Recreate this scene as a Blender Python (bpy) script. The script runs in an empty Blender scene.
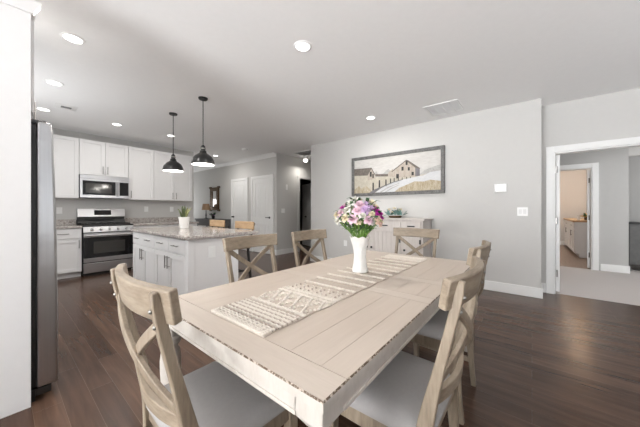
import bpy, bmesh, math, random
from mathutils import Vector, Matrix
random.seed(7)
C = bpy.context.scene.collection
SC = bpy.context.scene
PI = math.pi

# ------------------------------------------------------------------ camera
cam = bpy.data.cameras.new('camera')
cam.sensor_fit = 'HORIZONTAL'; cam.sensor_width = 36.0
cam.lens = 260.9 / 640 * 36.0
cam.shift_y = (210 - 213.5) / 640
cam.clip_start = 0.05; cam.clip_end = 60
camo = bpy.data.objects.new('camera', cam); C.objects.link(camo)
YAW = math.atan2(212, 260.9)
camo.location = (0, 0, 1.21)
camo.rotation_euler = (PI / 2, 0, YAW - PI / 2)
SC.camera = camo

# ------------------------------------------------------------------ world, exposure
world = bpy.data.worlds.new('world'); SC.world = world; world.use_nodes = True
bg = world.node_tree.nodes['Background']
bg.inputs[0].default_value = (0.85, 0.93, 1.0, 1); bg.inputs[1].default_value = 0.4
vs = SC.view_settings
vs.view_transform = 'Standard'; vs.look = 'None'; vs.exposure = 0.61; vs.gamma = 1.0; vs.use_curve_mapping = False
SC.cycles.max_bounces = 10; SC.cycles.diffuse_bounces = 6
SC.cycles.use_denoising = True
SC.cycles.sample_clamp_indirect = 6


def area(name, loc, target, sx, sy, power, col=(1, 1, 1), spread=PI):
    l = bpy.data.lights.new(name, 'AREA'); l.shape = 'RECTANGLE'; l.size = sx; l.size_y = sy
    l.energy = power; l.color = col; l.spread = spread
    o = bpy.data.objects.new(name, l); C.objects.link(o); o.location = loc
    d = Vector(target) - Vector(loc)
    o.rotation_euler = d.to_track_quat('-Z', 'Y').to_euler()
    return o


# patio window daylight, then unseen fill lamps added to brighten ceiling, kitchen and far rooms
BX = -5.0
BX = -5.0
DAY = (0.975, 0.988, 1.0)
W_SKY, W_CEIL_FILL, W_BACK, W_KITCHEN_FILL, W_FAR, W_DEN, W_REC, W_RECK, W_PANTRY, W_SIDE = 60, 235, 75, 22, 15, 37, 12, 3.8, 30, 36
area('daylight_patio', (BX + .06, 1.15, 1.3), (BX + 4, 1.15, 1.3), 2.2, 2.3, W_SKY, DAY)
area('ceiling_fill_patio', (BX + .08, 1.15, 1.3), (BX + 4, 1.15, 4.6), 2.2, 2.3, W_CEIL_FILL, DAY, math.radians(120))  # upward lamp added to brighten the ceiling; the terrace outside is made up
area('ceiling_fill_back', (BX + .08, -2.0, 1.3), (BX + 4, -2.0, 5.3), 1.6, 2.2, W_BACK, DAY, math.radians(110))  # second upward lamp, added at an unseen window to lift the ceiling
area('ceiling_fill_side', (1.9, -4.08, 1.3), (1.9, 0, 5.6), 3.0, 2.0, W_SIDE, DAY, math.radians(110))  # added on the unseen side, aimed up to brighten that half of the ceiling
area('kitchen_fill', (-.63, 4.7, 1.65), (3, 4.3, 2.4), 1.3, .95, W_KITCHEN_FILL, DAY)  # made-up source hidden by the refrigerator, added to brighten the kitchen
area('far_room_fill', (3.85, 10.75, 1.5), (3.85, 6, 4.2), 1.3, 1.7, W_FAR, DAY)  # soft lamp added before the closed far wall, no window there
area('den_fill', (6.4, -3.9, 1.5), (6.4, 0, 2.4), 1.6, 1.5, W_DEN, DAY)  # area lamp just inside the closed den wall, which has no window


# ------------------------------------------------------------------ materials
def newmat(name):
    m = bpy.data.materials.new(name); m.use_nodes = True
    return m, m.node_tree.nodes, m.node_tree.links, m.node_tree.nodes['Principled BSDF']


def plain(name, col, rough=0.5, metal=0.0, var=0.0, scale=20, bump=0.0, bscale=200, spec=0.5):
    m, N, L, P = newmat(name)
    P.inputs['Roughness'].default_value = rough; P.inputs['Metallic'].default_value = metal
    P.inputs['Specular IOR Level'].default_value = spec
    tc = N.new('ShaderNodeTexCoord')
    nz = N.new('ShaderNodeTexNoise'); nz.inputs['Scale'].default_value = scale; nz.inputs['Detail'].default_value = 4
    L.new(tc.outputs['Object'], nz.inputs['Vector'])
    mx = N.new('ShaderNodeMixRGB')
    v = max(var, 0.02)
    mx.inputs[1].default_value = (*[c * (1 - v) for c in col], 1)
    mx.inputs[2].default_value = (*[min(1, c * (1 + v)) for c in col], 1)
    L.new(nz.outputs['Fac'], mx.inputs[0]); L.new(mx.outputs[0], P.inputs['Base Color'])
    if bump:
        n2 = N.new('ShaderNodeTexNoise'); n2.inputs['Scale'].default_value = bscale; n2.inputs['Detail'].default_value = 3
        L.new(tc.outputs['Object'], n2.inputs['Vector'])
        b = N.new('ShaderNodeBump'); b.inputs['Strength'].default_value = bump; b.inputs['Distance'].default_value = 0.01
        L.new(n2.outputs['Fac'], b.inputs['Height']); L.new(b.outputs[0], P.inputs['Normal'])
    return m


def emit(name, col, strength):
    m, N, L, P = newmat(name)
    P.inputs['Base Color'].default_value = (*col, 1)
    P.inputs['Emission Color'].default_value = (*col, 1)
    P.inputs['Emission Strength'].default_value = strength
    return m


def wood(name, c1, c2, stretch=(30, 30, 3), rough=0.5, fine=0.35, bump=0.15):
    m, N, L, P = newmat(name)
    P.inputs['Roughness'].default_value = rough
    tc = N.new('ShaderNodeTexCoord'); mp = N.new('ShaderNodeMapping'); mp.inputs['Scale'].default_value = stretch
    L.new(tc.outputs['Object'], mp.inputs['Vector'])
    nz = N.new('ShaderNodeTexNoise'); nz.inputs['Scale'].default_value = 1.0; nz.inputs['Detail'].default_value = 6; nz.inputs['Roughness'].default_value = 0.6
    L.new(mp.outputs[0], nz.inputs['Vector'])
    n2 = N.new('ShaderNodeTexNoise'); n2.inputs['Scale'].default_value = 5.0; n2.inputs['Detail'].default_value = 4
    L.new(mp.outputs[0], n2.inputs['Vector'])
    add = N.new('ShaderNodeMixRGB'); add.inputs[0].default_value = fine
    L.new(nz.outputs['Fac'], add.inputs[1]); L.new(n2.outputs['Fac'], add.inputs[2])
    cr = N.new('ShaderNodeValToRGB')
    cr.color_ramp.elements[0].position = 0.32; cr.color_ramp.elements[0].color = (*c1, 1)
    cr.color_ramp.elements[1].position = 0.68; cr.color_ramp.elements[1].color = (*c2, 1)
    L.new(add.outputs[0], cr.inputs[0]); L.new(cr.outputs[0], P.inputs['Base Color'])
    b = N.new('ShaderNodeBump'); b.inputs['Strength'].default_value = bump; b.inputs['Distance'].default_value = 0.004
    L.new(add.outputs[0], b.inputs['Height']); L.new(b.outputs[0], P.inputs['Normal'])
    return m


def floor_mat():
    m, N, L, P = newmat('walnut_planks')
    tc = N.new('ShaderNodeTexCoord'); mp = N.new('ShaderNodeMapping'); mp.inputs['Rotation'].default_value = (0, 0, PI / 2)
    L.new(tc.outputs['Object'], mp.inputs['Vector'])
    br = N.new('ShaderNodeTexBrick'); br.offset = 0.37; br.offset_frequency = 2
    br.inputs['Scale'].default_value = 1.0; br.inputs['Brick Width'].default_value = 1.15
    br.inputs['Row Height'].default_value = 0.127; br.inputs['Mortar Size'].default_value = 0.0014
    br.inputs['Mortar Smooth'].default_value = 0.3; br.inputs['Bias'].default_value = 0.0
    br.inputs['Color1'].default_value = (0.062, 0.034, 0.023, 1); br.inputs['Color2'].default_value = (0.108, 0.063, 0.043, 1)
    br.inputs['Mortar'].default_value = (0.13, 0.088, 0.065, 1)
    L.new(mp.outputs[0], br.inputs['Vector'])
    mp2 = N.new('ShaderNodeMapping'); mp2.inputs['Scale'].default_value = (26, 2.2, 1)
    L.new(tc.outputs['Object'], mp2.inputs['Vector'])
    nz = N.new('ShaderNodeTexNoise'); nz.inputs['Scale'].default_value = 1; nz.inputs['Detail'].default_value = 7; nz.inputs['Distortion'].default_value = 0.6
    L.new(mp2.outputs[0], nz.inputs['Vector'])
    cr = N.new('ShaderNodeValToRGB'); cr.color_ramp.elements[0].position = 0.3; cr.color_ramp.elements[0].color = (0.74, 0.73, 0.72, 1)
    cr.color_ramp.elements[1].position = 0.72; cr.color_ramp.elements[1].color = (1.26, 1.25, 1.22, 1)
    L.new(nz.outputs['Fac'], cr.inputs[0])
    mx = N.new('ShaderNodeMixRGB'); mx.blend_type = 'MULTIPLY'; mx.inputs[0].default_value = 1
    L.new(br.outputs['Color'], mx.inputs[1]); L.new(cr.outputs[0], mx.inputs[2])
    L.new(mx.outputs[0], P.inputs['Base Color'])
    P.inputs['Roughness'].default_value = 0.25
    P.inputs['Specular IOR Level'].default_value = 0.25
    n3 = N.new('ShaderNodeTexNoise'); n3.inputs['Scale'].default_value = 1; n3.inputs['Detail'].default_value = 3
    mp3 = N.new('ShaderNodeMapping'); mp3.inputs['Scale'].default_value = (30, 5, 1)
    L.new(tc.outputs['Object'], mp3.inputs['Vector']); L.new(mp3.outputs[0], n3.inputs['Vector'])
    sub = N.new('ShaderNodeMath'); sub.operation = 'SUBTRACT'
    L.new(n3.outputs['Fac'], sub.inputs[0]); L.new(br.outputs['Fac'], sub.inputs[1])
    b = N.new('ShaderNodeBump'); b.inputs['Strength'].default_value = 0.35; b.inputs['Distance'].default_value = 0.004
    L.new(sub.outputs[0], b.inputs['Height']); L.new(b.outputs[0], P.inputs['Normal'])
    return m


def granite_mat():
    m, N, L, P = newmat('granite')
    tc = N.new('ShaderNodeTexCoord')
    v = N.new('ShaderNodeTexVoronoi'); v.inputs['Scale'].default_value = 55
    nz = N.new('ShaderNodeTexNoise'); nz.inputs['Scale'].default_value = 28; nz.inputs['Detail'].default_value = 8; nz.inputs['Roughness'].default_value = 0.75
    L.new(tc.outputs['Object'], v.inputs['Vector']); L.new(tc.outputs['Object'], nz.inputs['Vector'])
    cr = N.new('ShaderNodeValToRGB')
    e = cr.color_ramp.elements
    e[0].position = 0.34; e[0].color = (0.16, 0.13, 0.12, 1)
    e[1].position = 0.62; e[1].color = (0.72, 0.68, 0.64, 1)
    k = e.new(0.45); k.color = (0.45, 0.40, 0.37, 1)
    L.new(nz.outputs['Fac'], cr.inputs[0])
    bw = N.new('ShaderNodeRGBToBW'); L.new(v.outputs['Color'], bw.inputs[0])
    mx = N.new('ShaderNodeMixRGB'); mx.blend_type = 'MULTIPLY'; mx.inputs[0].default_value = 0.35
    L.new(cr.outputs[0], mx.inputs[1]); L.new(bw.outputs[0], mx.inputs[2]); L.new(mx.outputs[0], P.inputs['Base Color'])
    P.inputs['Roughness'].default_value = 0.14
    return m


def steel_mat(name, col=(0.55, 0.55, 0.56), rough=0.3, stretch=(2, 2, 200)):
    m, N, L, P = newmat(name)
    P.inputs['Metallic'].default_value = 1.0; P.inputs['Roughness'].default_value = rough
    tc = N.new('ShaderNodeTexCoord'); mp = N.new('ShaderNodeMapping'); mp.inputs['Scale'].default_value = stretch
    L.new(tc.outputs['Object'], mp.inputs['Vector'])
    nz = N.new('ShaderNodeTexNoise'); nz.inputs['Scale'].default_value = 1; nz.inputs['Detail'].default_value = 3
    L.new(mp.outputs[0], nz.inputs['Vector'])
    mx = N.new('ShaderNodeMixRGB'); mx.inputs[1].default_value = (*[c * .9 for c in col], 1); mx.inputs[2].default_value = (*[c * 1.08 for c in col], 1)
    L.new(nz.outputs['Fac'], mx.inputs[0]); L.new(mx.outputs[0], P.inputs['Base Color'])
    return m


def ramp_stripes(name, stops, axis, period_from, period_to, rough=0.95, bscale=260, bump=0.5):
    """woven cloth whose colour runs in stripes along one object axis"""
    m, N, L, P = newmat(name)
    P.inputs['Roughness'].default_value = rough
    tc = N.new('ShaderNodeTexCoord'); sp = N.new('ShaderNodeSeparateXYZ'); L.new(tc.outputs['Object'], sp.inputs[0])
    nz = N.new('ShaderNodeTexNoise'); nz.inputs['Scale'].default_value = 45; nz.inputs['Detail'].default_value = 2
    L.new(tc.outputs['Object'], nz.inputs['Vector'])
    mr = N.new('ShaderNodeMapRange'); mr.inputs[1].default_value = period_from; mr.inputs[2].default_value = period_to
    sc = N.new('ShaderNodeMath'); sc.operation = 'MULTIPLY_ADD'; sc.inputs[1].default_value = 0.012; 
    L.new(nz.outputs['Fac'], sc.inputs[0]); L.new(sp.outputs[axis], sc.inputs[2])
    L.new(sc.outputs[0], mr.inputs[0])
    cr = N.new('ShaderNodeValToRGB'); cr.color_ramp.interpolation = 'LINEAR'
    e = cr.color_ramp.elements
    e[0].position = stops[0][0]; e[0].color = (*stops[0][1], 1); e[1].position = stops[-1][0]; e[1].color = (*stops[-1][1], 1)
    for p, c in stops[1:-1]:
        k = e.new(p); k.color = (*c, 1)
    L.new(mr.outputs[0], cr.inputs[0])
    n2 = N.new('ShaderNodeTexNoise'); n2.inputs['Scale'].default_value = bscale; n2.inputs['Detail'].default_value = 2
    L.new(tc.outputs['Object'], n2.inputs['Vector'])
    cr2 = N.new('ShaderNodeValToRGB'); cr2.color_ramp.elements[0].color = (0.82, 0.81, 0.80, 1); cr2.color_ramp.elements[0].position = .35
    cr2.color_ramp.elements[1].color = (1.12, 1.12, 1.12, 1); cr2.color_ramp.elements[1].position = .65
    L.new(n2.outputs['Fac'], cr2.inputs[0])
    mx = N.new('ShaderNodeMixRGB'); mx.blend_type = 'MULTIPLY'; mx.inputs[0].default_value = 1
    L.new(cr.outputs[0], mx.inputs[1]); L.new(cr2.outputs[0], mx.inputs[2]); L.new(mx.outputs[0], P.inputs['Base Color'])
    b = N.new('ShaderNodeBump'); b.inputs['Strength'].default_value = bump; b.inputs['Distance'].default_value = 0.004
    L.new(n2.outputs['Fac'], b.inputs['Height']); L.new(b.outputs[0], P.inputs['Normal'])
    return m


def wear_mat():
    m, N, L, P = newmat('worn_edge')
    tc = N.new('ShaderNodeTexCoord'); nz = N.new('ShaderNodeTexNoise'); nz.inputs['Scale'].default_value = 95; nz.inputs['Detail'].default_value = 4; nz.inputs['Roughness'].default_value = .7
    L.new(tc.outputs['Object'], nz.inputs['Vector'])
    cr = N.new('ShaderNodeValToRGB'); cr.color_ramp.elements[0].position = .50; cr.color_ramp.elements[0].color = (0.10, 0.065, 0.04, 1)
    cr.color_ramp.elements[1].position = .56; cr.color_ramp.elements[1].color = (0.50, 0.43, 0.36, 1)
    L.new(nz.outputs['Fac'], cr.inputs[0]); L.new(cr.outputs[0], P.inputs['Base Color']); P.inputs['Roughness'].default_value = .6
    return m


WALL = plain('wall_paint', (0.60, 0.592, 0.575), 0.85, bump=0.03, bscale=300)
CEIL = plain('ceiling_paint', (0.92, 0.92, 0.92), 0.9, bump=0.03, bscale=300)
TRIM = plain('white_trim', (0.84, 0.84, 0.83), 0.4)
CABW = plain('white_cabinet_paint', (0.775, 0.768, 0.765), 0.4)
FLOOR = floor_mat()
CARPET = plain('beige_carpet', (0.56, 0.52, 0.50), 1.0, var=0.12, scale=90, bump=0.6, bscale=220)
OAKF = wood('oak_floor', (0.20, 0.14, 0.105), (0.30, 0.22, 0.17), (3, 26, 1), 0.4)
GRAN = granite_mat()
STEEL = steel_mat('brushed_steel')
STEELV = steel_mat('brushed_steel_vertical', (0.50, 0.50, 0.51), 0.3, (200, 200, 2))
NICKEL = plain('brushed_nickel', (0.33, 0.32, 0.31), 0.32, 1.0)
BLACK = plain('black_metal', (0.018, 0.018, 0.018), 0.42)
BLACKG = plain('black_glass', (0.012, 0.012, 0.013), 0.08)
OVENG = plain('oven_window_glass', (0.05, 0.048, 0.045), 0.1)
GREYSIDE = plain('fridge_side_grey', (0.05, 0.052, 0.056), 0.5)
WHITEIN = emit('white_enamel_glow', (0.85, 0.85, 0.83), 0.25)  # emission puts the bulb's light into the pendant lining
LAMPON = emit('lamp_diffuser', (1, 0.98, 0.95), 3.5)
TABLE = wood('whitewashed_table', (0.465, 0.39, 0.326), (0.51, 0.433, 0.366), (2.5, 26, 26), 0.45, bump=0.06)
TABLEX = wood('whitewashed_board_across', (0.47, 0.40, 0.338), (0.535, 0.46, 0.394), (26, 2.5, 26), 0.45, bump=0.06)
TLEG = wood('whitewashed_leg', (0.475, 0.435, 0.392), (0.565, 0.525, 0.48), (26, 26, 3), 0.5, bump=0.06)
WEAR = wear_mat()
GROOVE = plain('groove_dark', (0.30, 0.24, 0.19), 0.8)
CHAIR = wood('greywash_oak', (0.17, 0.128, 0.09), (0.35, 0.285, 0.212), (26, 26, 3.5), 0.5)
CHAIRH = wood('greywash_oak_rail', (0.18, 0.135, 0.095), (0.36, 0.295, 0.22), (26, 3.5, 26), 0.5)
LINEN = plain('grey_linen', (0.37, 0.355, 0.345), 0.9, var=0.06, scale=60, bump=0.25, bscale=700)
BOLT = plain('steel_bolt', (0.30, 0.29, 0.27), 0.4, 1.0)
CERAM = plain('white_ceramic', (0.85, 0.84, 0.82), 0.22)
LEAF = plain('green_leaf', (0.10, 0.22, 0.045), 0.45, var=0.35, scale=25)
LEAFD = plain('dark_green_leaf', (0.045, 0.11, 0.04), 0.45, var=0.35, scale=25)
STEMM = plain('green_stem', (0.20, 0.36, 0.07), 0.5, var=0.2)
SIDEB = wood('whitewashed_sideboard', (0.56, 0.51, 0.475), (0.66, 0.615, 0.58), (4, 26, 3), 0.55, bump=0.05)
FRAMEG = wood('distressed_grey_frame', (0.05, 0.05, 0.05), (0.23, 0.225, 0.215), (18, 18, 18), 0.6, fine=.5)
BROWNW = wood('honey_wood', (0.42, 0.27, 0.15), (0.62, 0.44, 0.27), (22, 4, 22), 0.45)
BRONZE = plain('dark_bronze', (0.10, 0.065, 0.035), 0.4, 0.6, var=0.4, scale=40)
BUTCH = wood('butcher_block', (0.38, 0.22, 0.10), (0.58, 0.38, 0.2), (3, 24, 24), 0.4)
GREYC = plain('charcoal_cabinet', (0.11, 0.11, 0.108), 0.6, var=0.25, scale=14)
SHADE = emit('tan_lamp_shade', (0.30, 0.19, 0.11), 0.06)
MIRROR = plain('mirror_glass', (0.9, 0.9, 0.9), 0.03, 1.0)
PLATE = plain('white_plastic', (0.86, 0.86, 0.85), 0.35)


# ------------------------------------------------------------------ mesh helpers
def B():
    return bmesh.new()


def box(b, x0, x1, y0, y1, z0, z1, mi=0):
    x0, x1 = sorted((x0, x1)); y0, y1 = sorted((y0, y1)); z0, z1 = sorted((z0, z1))
    v = [b.verts.new(p) for p in ((x0, y0, z0), (x1, y0, z0), (x1, y1, z0), (x0, y1, z0), (x0, y0, z1), (x1, y0, z1), (x1, y1, z1), (x0, y1, z1))]
    for f in ((3, 2, 1, 0), (4, 5, 6, 7), (0, 1, 5, 4), (1, 2, 6, 5), (2, 3, 7, 6), (3, 0, 4, 7)):
        b.faces.new([v[i] for i in f]).material_index = mi


def lathe(b, prof, cx=0, cy=0, seg=28, mi=0, cap0=True, cap1=True):
    rings = []
    for r, z in prof:
        rings.append([b.verts.new((cx + r * math.cos(2 * PI * k / seg), cy + r * math.sin(2 * PI * k / seg), z)) for k in range(seg)])
    for a, c in zip(rings, rings[1:]):
        for k in range(seg):
            b.faces.new((a[k], a[(k + 1) % seg], c[(k + 1) % seg], c[k])).material_index = mi
    if cap0: b.faces.new(list(reversed(rings[0]))).material_index = mi
    if cap1: b.faces.new(rings[-1]).material_index = mi


def tube(b, pts, r, seg=8, mi=0):
    pts = [Vector(p) for p in pts]
    rr = r if isinstance(r, (list, tuple)) else [r] * len(pts)
    rings = []
    up = Vector((0, 0, 1))
    for i, p in enumerate(pts):
        t = (pts[min(i + 1, len(pts) - 1)] - pts[max(i - 1, 0)]).normalized()
        ref = up if abs(t.dot(up)) < .95 else Vector((1, 0, 0))
        s = t.cross(ref).normalized(); n = s.cross(t)
        rings.append([b.verts.new(p + rr[i] * (s * math.cos(2 * PI * k / seg) + n * math.sin(2 * PI * k / seg))) for k in range(seg)])
    for a, c in zip(rings, rings[1:]):
        for k in range(seg):
            b.faces.new((a[k], a[(k + 1) % seg], c[(k + 1) % seg], c[k])).material_index = mi
    b.faces.new(list(reversed(rings[0]))).material_index = mi; b.faces.new(rings[-1]).material_index = mi


def sweep(b, pts, side, w, t, mi=0):
    """rectangular bar along pts; `side` is the direction of width w, t is the thickness across it"""
    pts = [Vector(p) for p in pts]; side = Vector(side)
    W = w if isinstance(w, (list, tuple)) else [w] * len(pts)
    T = t if isinstance(t, (list, tuple)) else [t] * len(pts)
    rings = []
    for i, p in enumerate(pts):
        tg = (pts[min(i + 1, len(pts) - 1)] - pts[max(i - 1, 0)]).normalized()
        s = (side - tg * side.dot(tg)).normalized(); n = tg.cross(s).normalized()
        rings.append([b.verts.new(p + s * (a * W[i] / 2) + n * (c * T[i] / 2)) for a, c in ((-1, -1), (1, -1), (1, 1), (-1, 1))])
    for a, c in zip(rings, rings[1:]):
        for k in range(4):
            b.faces.new((a[k], a[(k + 1) % 4], c[(k + 1) % 4], c[k])).material_index = mi
    b.faces.new(list(reversed(rings[0]))).material_index = mi; b.faces.new(rings[-1]).material_index = mi


def prism(b, poly, f0, f1, mi=0):
    """poly: list of 2-tuples; f0(p), f1(p) give the two end points"""
    a = [b.verts.new(f0(p)) for p in poly]; c = [b.verts.new(f1(p)) for p in poly]
    n = len(poly)
    b.faces.new(a).material_index = mi; b.faces.new(list(reversed(c))).material_index = mi
    for k in range(n):
        b.faces.new((a[k], c[k], c[(k + 1) % n], a[(k + 1) % n])).material_index = mi


def curve_pts(f, n=10):
    return [f(k / n) for k in range(n + 1)]


def root_loc(o):
    l = Vector(o.location)
    while o.parent:
        o = o.parent; l = l + Vector(o.location)
    return l


def obj(name, b, mats, parent=None, bevel=0.0, smooth=35, world=True, origin=None, seg=2):
    bmesh.ops.recalc_face_normals(b, faces=b.faces[:])
    if parent is not None and world:
        bmesh.ops.translate(b, verts=b.verts[:], vec=-root_loc(parent))
    if origin is not None:
        bmesh.ops.translate(b, verts=b.verts[:], vec=-Vector(origin))
    me = bpy.data.meshes.new(name); b.to_mesh(me); b.free()
    for m in (mats if isinstance(mats, (list, tuple)) else [mats]): me.materials.append(m)
    if smooth:
        for p in me.polygons: p.use_smooth = True
        me.set_sharp_from_angle(angle=math.radians(smooth))
    o = bpy.data.objects.new(name, me); C.objects.link(o)
    if origin is not None: o.location = origin
    if parent is not None: o.parent = parent
    if bevel:
        md = o.modifiers.new('bevel', 'BEVEL'); md.width = bevel; md.segments = seg; md.limit_method = 'ANGLE'; md.angle_limit = math.radians(40)
        md.harden_normals = False
    return o


def tag(o, label, cat, group=None):
    o['label'] = label; o['category'] = cat
    if group: o['group'] = group
    return o


def thing(name, label, cat, loc=(0, 0, 0), rotz=0, group=None):
    o = bpy.data.objects.new(name, None); C.objects.link(o); o.empty_display_size = .1
    o.location = loc; o.rotation_euler = (0, 0, rotz)
    return tag(o, label, cat, group)


def struct(name, b, m, bevel=0.0, parent=None):
    o = obj(name, b, m, parent, bevel=bevel)
    o['kind'] = 'structure'
    return o


def dup(root, loc, rotz, label, group=None):
    r = root.copy(); C.objects.link(r); r.location = loc; r.rotation_euler = (0, 0, rotz)
    r['label'] = label
    if group: r['group'] = group
    for ch in list(root.children):
        c = ch.copy(); C.objects.link(c); c.parent = r
        for g in list(ch.children):
            d = g.copy(); C.objects.link(d); d.parent = c
    return r


# ------------------------------------------------------------------ room shell
H = 2.74
b = B(); box(b, BX - .15, 5.10, -4.3, 11.0, -0.1, 0.0); box(b, 5.10, 8.7, 3.98, 11.0, -0.1, 0.0); struct('floor', b, FLOOR)
b = B(); box(b, 5.10, 7.63, -4.2, 0.6, -0.1, 0.0); box(b, 7.63, 9.2, -4.2, -1.43, -0.1, 0.0); struct('floor_carpet', b, CARPET)
b = B(); box(b, 7.63, 12.5, -1.43, 1.4, -0.1, 0.0); struct('floor_oak', b, OAKF)
b = B(); box(b, BX - .15, 12.5, -4.3, 11.0, H, H + .1); struct('ceiling', b, CEIL)


def wall_x(name, x0, x1, y0, y1, openings, m=WALL):
    """wall in a plane of constant x with (ya, yb, za, zb) openings"""
    b = B(); y = y0
    for ya, yb, za, zb in sorted(openings):
        box(b, x0, x1, y, ya, 0, H)
        if za > 0: box(b, x0, x1, ya, yb, 0, za)
        if zb < H: box(b, x0, x1, ya, yb, zb, H)
        y = yb
    box(b, x0, x1, y, y1, 0, H)
    return struct(name, b, m)


def wall_y(name, y0, y1, x0, x1, openings, m=WALL):
    b = B(); x = x0
    for xa, xb, za, zb in sorted(openings):
        box(b, x, xa, y0, y1, 0, H)
        if za > 0: box(b, xa, xb, y0, y1, 0, za)
        if zb < H: box(b, xa, xb, y0, y1, zb, H)
        x = xb
    box(b, x, x1, y0, y1, 0, H)
    return struct(name, b, m)


wall_x('wall_back', BX - .15, BX, -4.3, 2.43, [(-2.8, -1.2, .1, 2.45), (.02, 2.28, .1, 2.45)])
wall_y('wall_front', -4.3, -4.15, BX - .15, 5.17, [(.4, 3.4, .2, 2.4)])
b = B(); box(b, BX - .15, -.65, 2.43, 2.55, 0, H); box(b, -.77, -.65, 2.55, 4.0, 0, H); box(b, -.77, -.65, 5.4, 6.93, 0, H); box(b, -.77, -.65, 4.0, 5.4, 0, 1.15); box(b, -.77, -.65, 4.0, 5.4, 2.15, H); struct('wall_left', b, WALL)
b = B(); box(b, -.77, 3.24, 6.93, 7.05, 0, H); struct('wall_kitchen', b, WALL)
b = B(); box(b, 4.68, 4.80, 5.30, 11.0, 0, H); struct('wall_far_right', b, WALL)
b = B(); box(b, -1.95, 4.68, 10.85, 11.0, 0, H); struct('wall_far', b, WALL)
b = B(); box(b, 3.12, 3.24, 7.05, 10.85, 0, H); struct('wall_far_left', b, WALL)
wall_y('wall_hall_side', 5.30, 5.42, 4.80, 8.6, [(5.56, 6.42, 0, 2.14)])
b = B(); box(b, 8.5, 8.7, 3.98, 7.4, 0, H); struct('wall_hall_end', b, WALL)
b = B(); box(b, 4.80, 8.6, 7.3, 7.4, 0, H); struct('wall_hall_room', b, plain('unlit_room_dark', (0.10, 0.095, 0.09), .9))  # near-black colour stands in for the room being unlit
b = B(); box(b, 4.68, 4.80, -.1, 4.08, 0, H); box(b, 4.80, 8.6, 3.96, 4.08, 0, H); box(b, 4.80, 5.17, -.1, .02, 0, H); struct('wall_dining', b, WALL)
DY0, DY1, DZ = -1.78, -.245, 2.04
wall_x('wall_right', 5.05, 5.17, -4.15, -.1, [(DY0, DY1, 0, DZ)])
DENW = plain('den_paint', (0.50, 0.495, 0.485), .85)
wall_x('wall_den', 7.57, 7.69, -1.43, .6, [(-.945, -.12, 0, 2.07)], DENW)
b = B(); box(b, 5.17, 7.69, .5, .62, 0, H); struct('wall_den_side', b, DENW)
b = B(); box(b, 5.17, 9.2, -4.2, -4.05, 0, H); struct('wall_den_front', b, DENW)
b = B(); box(b, 9.0, 9.12, -4.2, -1.43, 0, H); struct('wall_den_alcove', b, DENW)
b = B(); box(b, 7.57, 7.69, -4.05, -1.43, 2.24, H); struct('trim_12', b, WALL)
WARMW = plain('pantry_paint', (0.66, 0.645, 0.625), .85)
b = B(); box(b, 7.69, 12.4, -1.43, -1.40, 0, H); box(b, 12.3, 12.42, -1.40, 1.3, 0, H); box(b, 7.69, 12.4, 1.2, 1.32, 0, H); struct('wall_pantry', b, WARMW)

# windows out of view (frame and pane in each opening)
PANE, N_, L_, P_ = newmat('window_pane')
P_.inputs['Base Color'].default_value = (0.95, 0.97, 1, 1); P_.inputs['Transmission Weight'].default_value = 1.0; P_.inputs['Roughness'].default_value = 0.0


def window(n, along, fixed, a0, a1, z0, z1):
    b = B()
    def bx(u0, u1, w0, w1, d=.05):
        if along == 'y': box(b, fixed - d, fixed + d, u0, u1, w0, w1)
        else: box(b, u0, u1, fixed - d, fixed + d, w0, w1)
    bx(a0, a0 + .06, z0, z1); bx(a1 - .06, a1, z0, z1); bx(a0 + .06, a1 - .06, z0, z0 + .06); bx(a0 + .06, a1 - .06, z1 - .06, z1)
    m = (a0 + a1) / 2; bx(m - .03, m + .03, z0 + .06, z1 - .06)
    fr = obj('window_%d' % n, b, TRIM); fr['kind'] = 'structure'
    b = B(); bx(a0 + .05, a1 - .05, z0 + .05, z1 - .05, .004)
    p = obj('window_pane', b, PANE, fr)


window(1, 'y', BX - .08, -2.8, -1.2, .1, 2.45)
window(2, 'y', BX - .08, .02, 2.28, .1, 2.45)
window(4, 'x', -4.22, .4, 3.4, .2, 2.4)  # unseen window added to go with the upward side lamp
window(3, 'y', -.71, 4.0, 5.4, 1.15, 2.15)  # unseen window added to let in the extra kitchen light

# baseboards, crown, casings
BH = .14


def bb(name, *bs):
    b = B()
    for x0, x1, y0, y1 in bs: box(b, x0, x1, y0, y1, 0, BH)
    struct(name, b, TRIM, .004)


bb('baseboard_dining', (4.664, 4.68, -.116, 4.08), (4.68, 5.034, -.116, -.1), (4.664, 4.80, 4.08, 4.096))
bb('baseboard_right', (5.034, 5.05, -.155, -.1))
bb('baseboard_hall', (4.664, 4.68, 5.284, 5.40), (4.68, 5.49, 5.284, 5.30), (4.664, 4.68, 6.42, 6.52), (4.664, 4.68, 7.46, 10.85))
bb('baseboard_den', (7.554, 7.57, -1.43, -1.06), (7.554, 7.69, -1.446, -1.43))
bb('baseboard_pantry', (12.284, 12.3, -1.40, 1.2))
b = B()
prof = [(0, 0), (0, -.10), (-.012, -.10), (-.03, -.06), (-.075, -.02), (-.085, -.012), (-.085, 0)]
prism(b, prof, lambda p: (4.68 + p[0], 5.30, H + p[1]), lambda p: (4.68 + p[0], 10.85, H + p[1])); struct('trim_1', b, TRIM)
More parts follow.
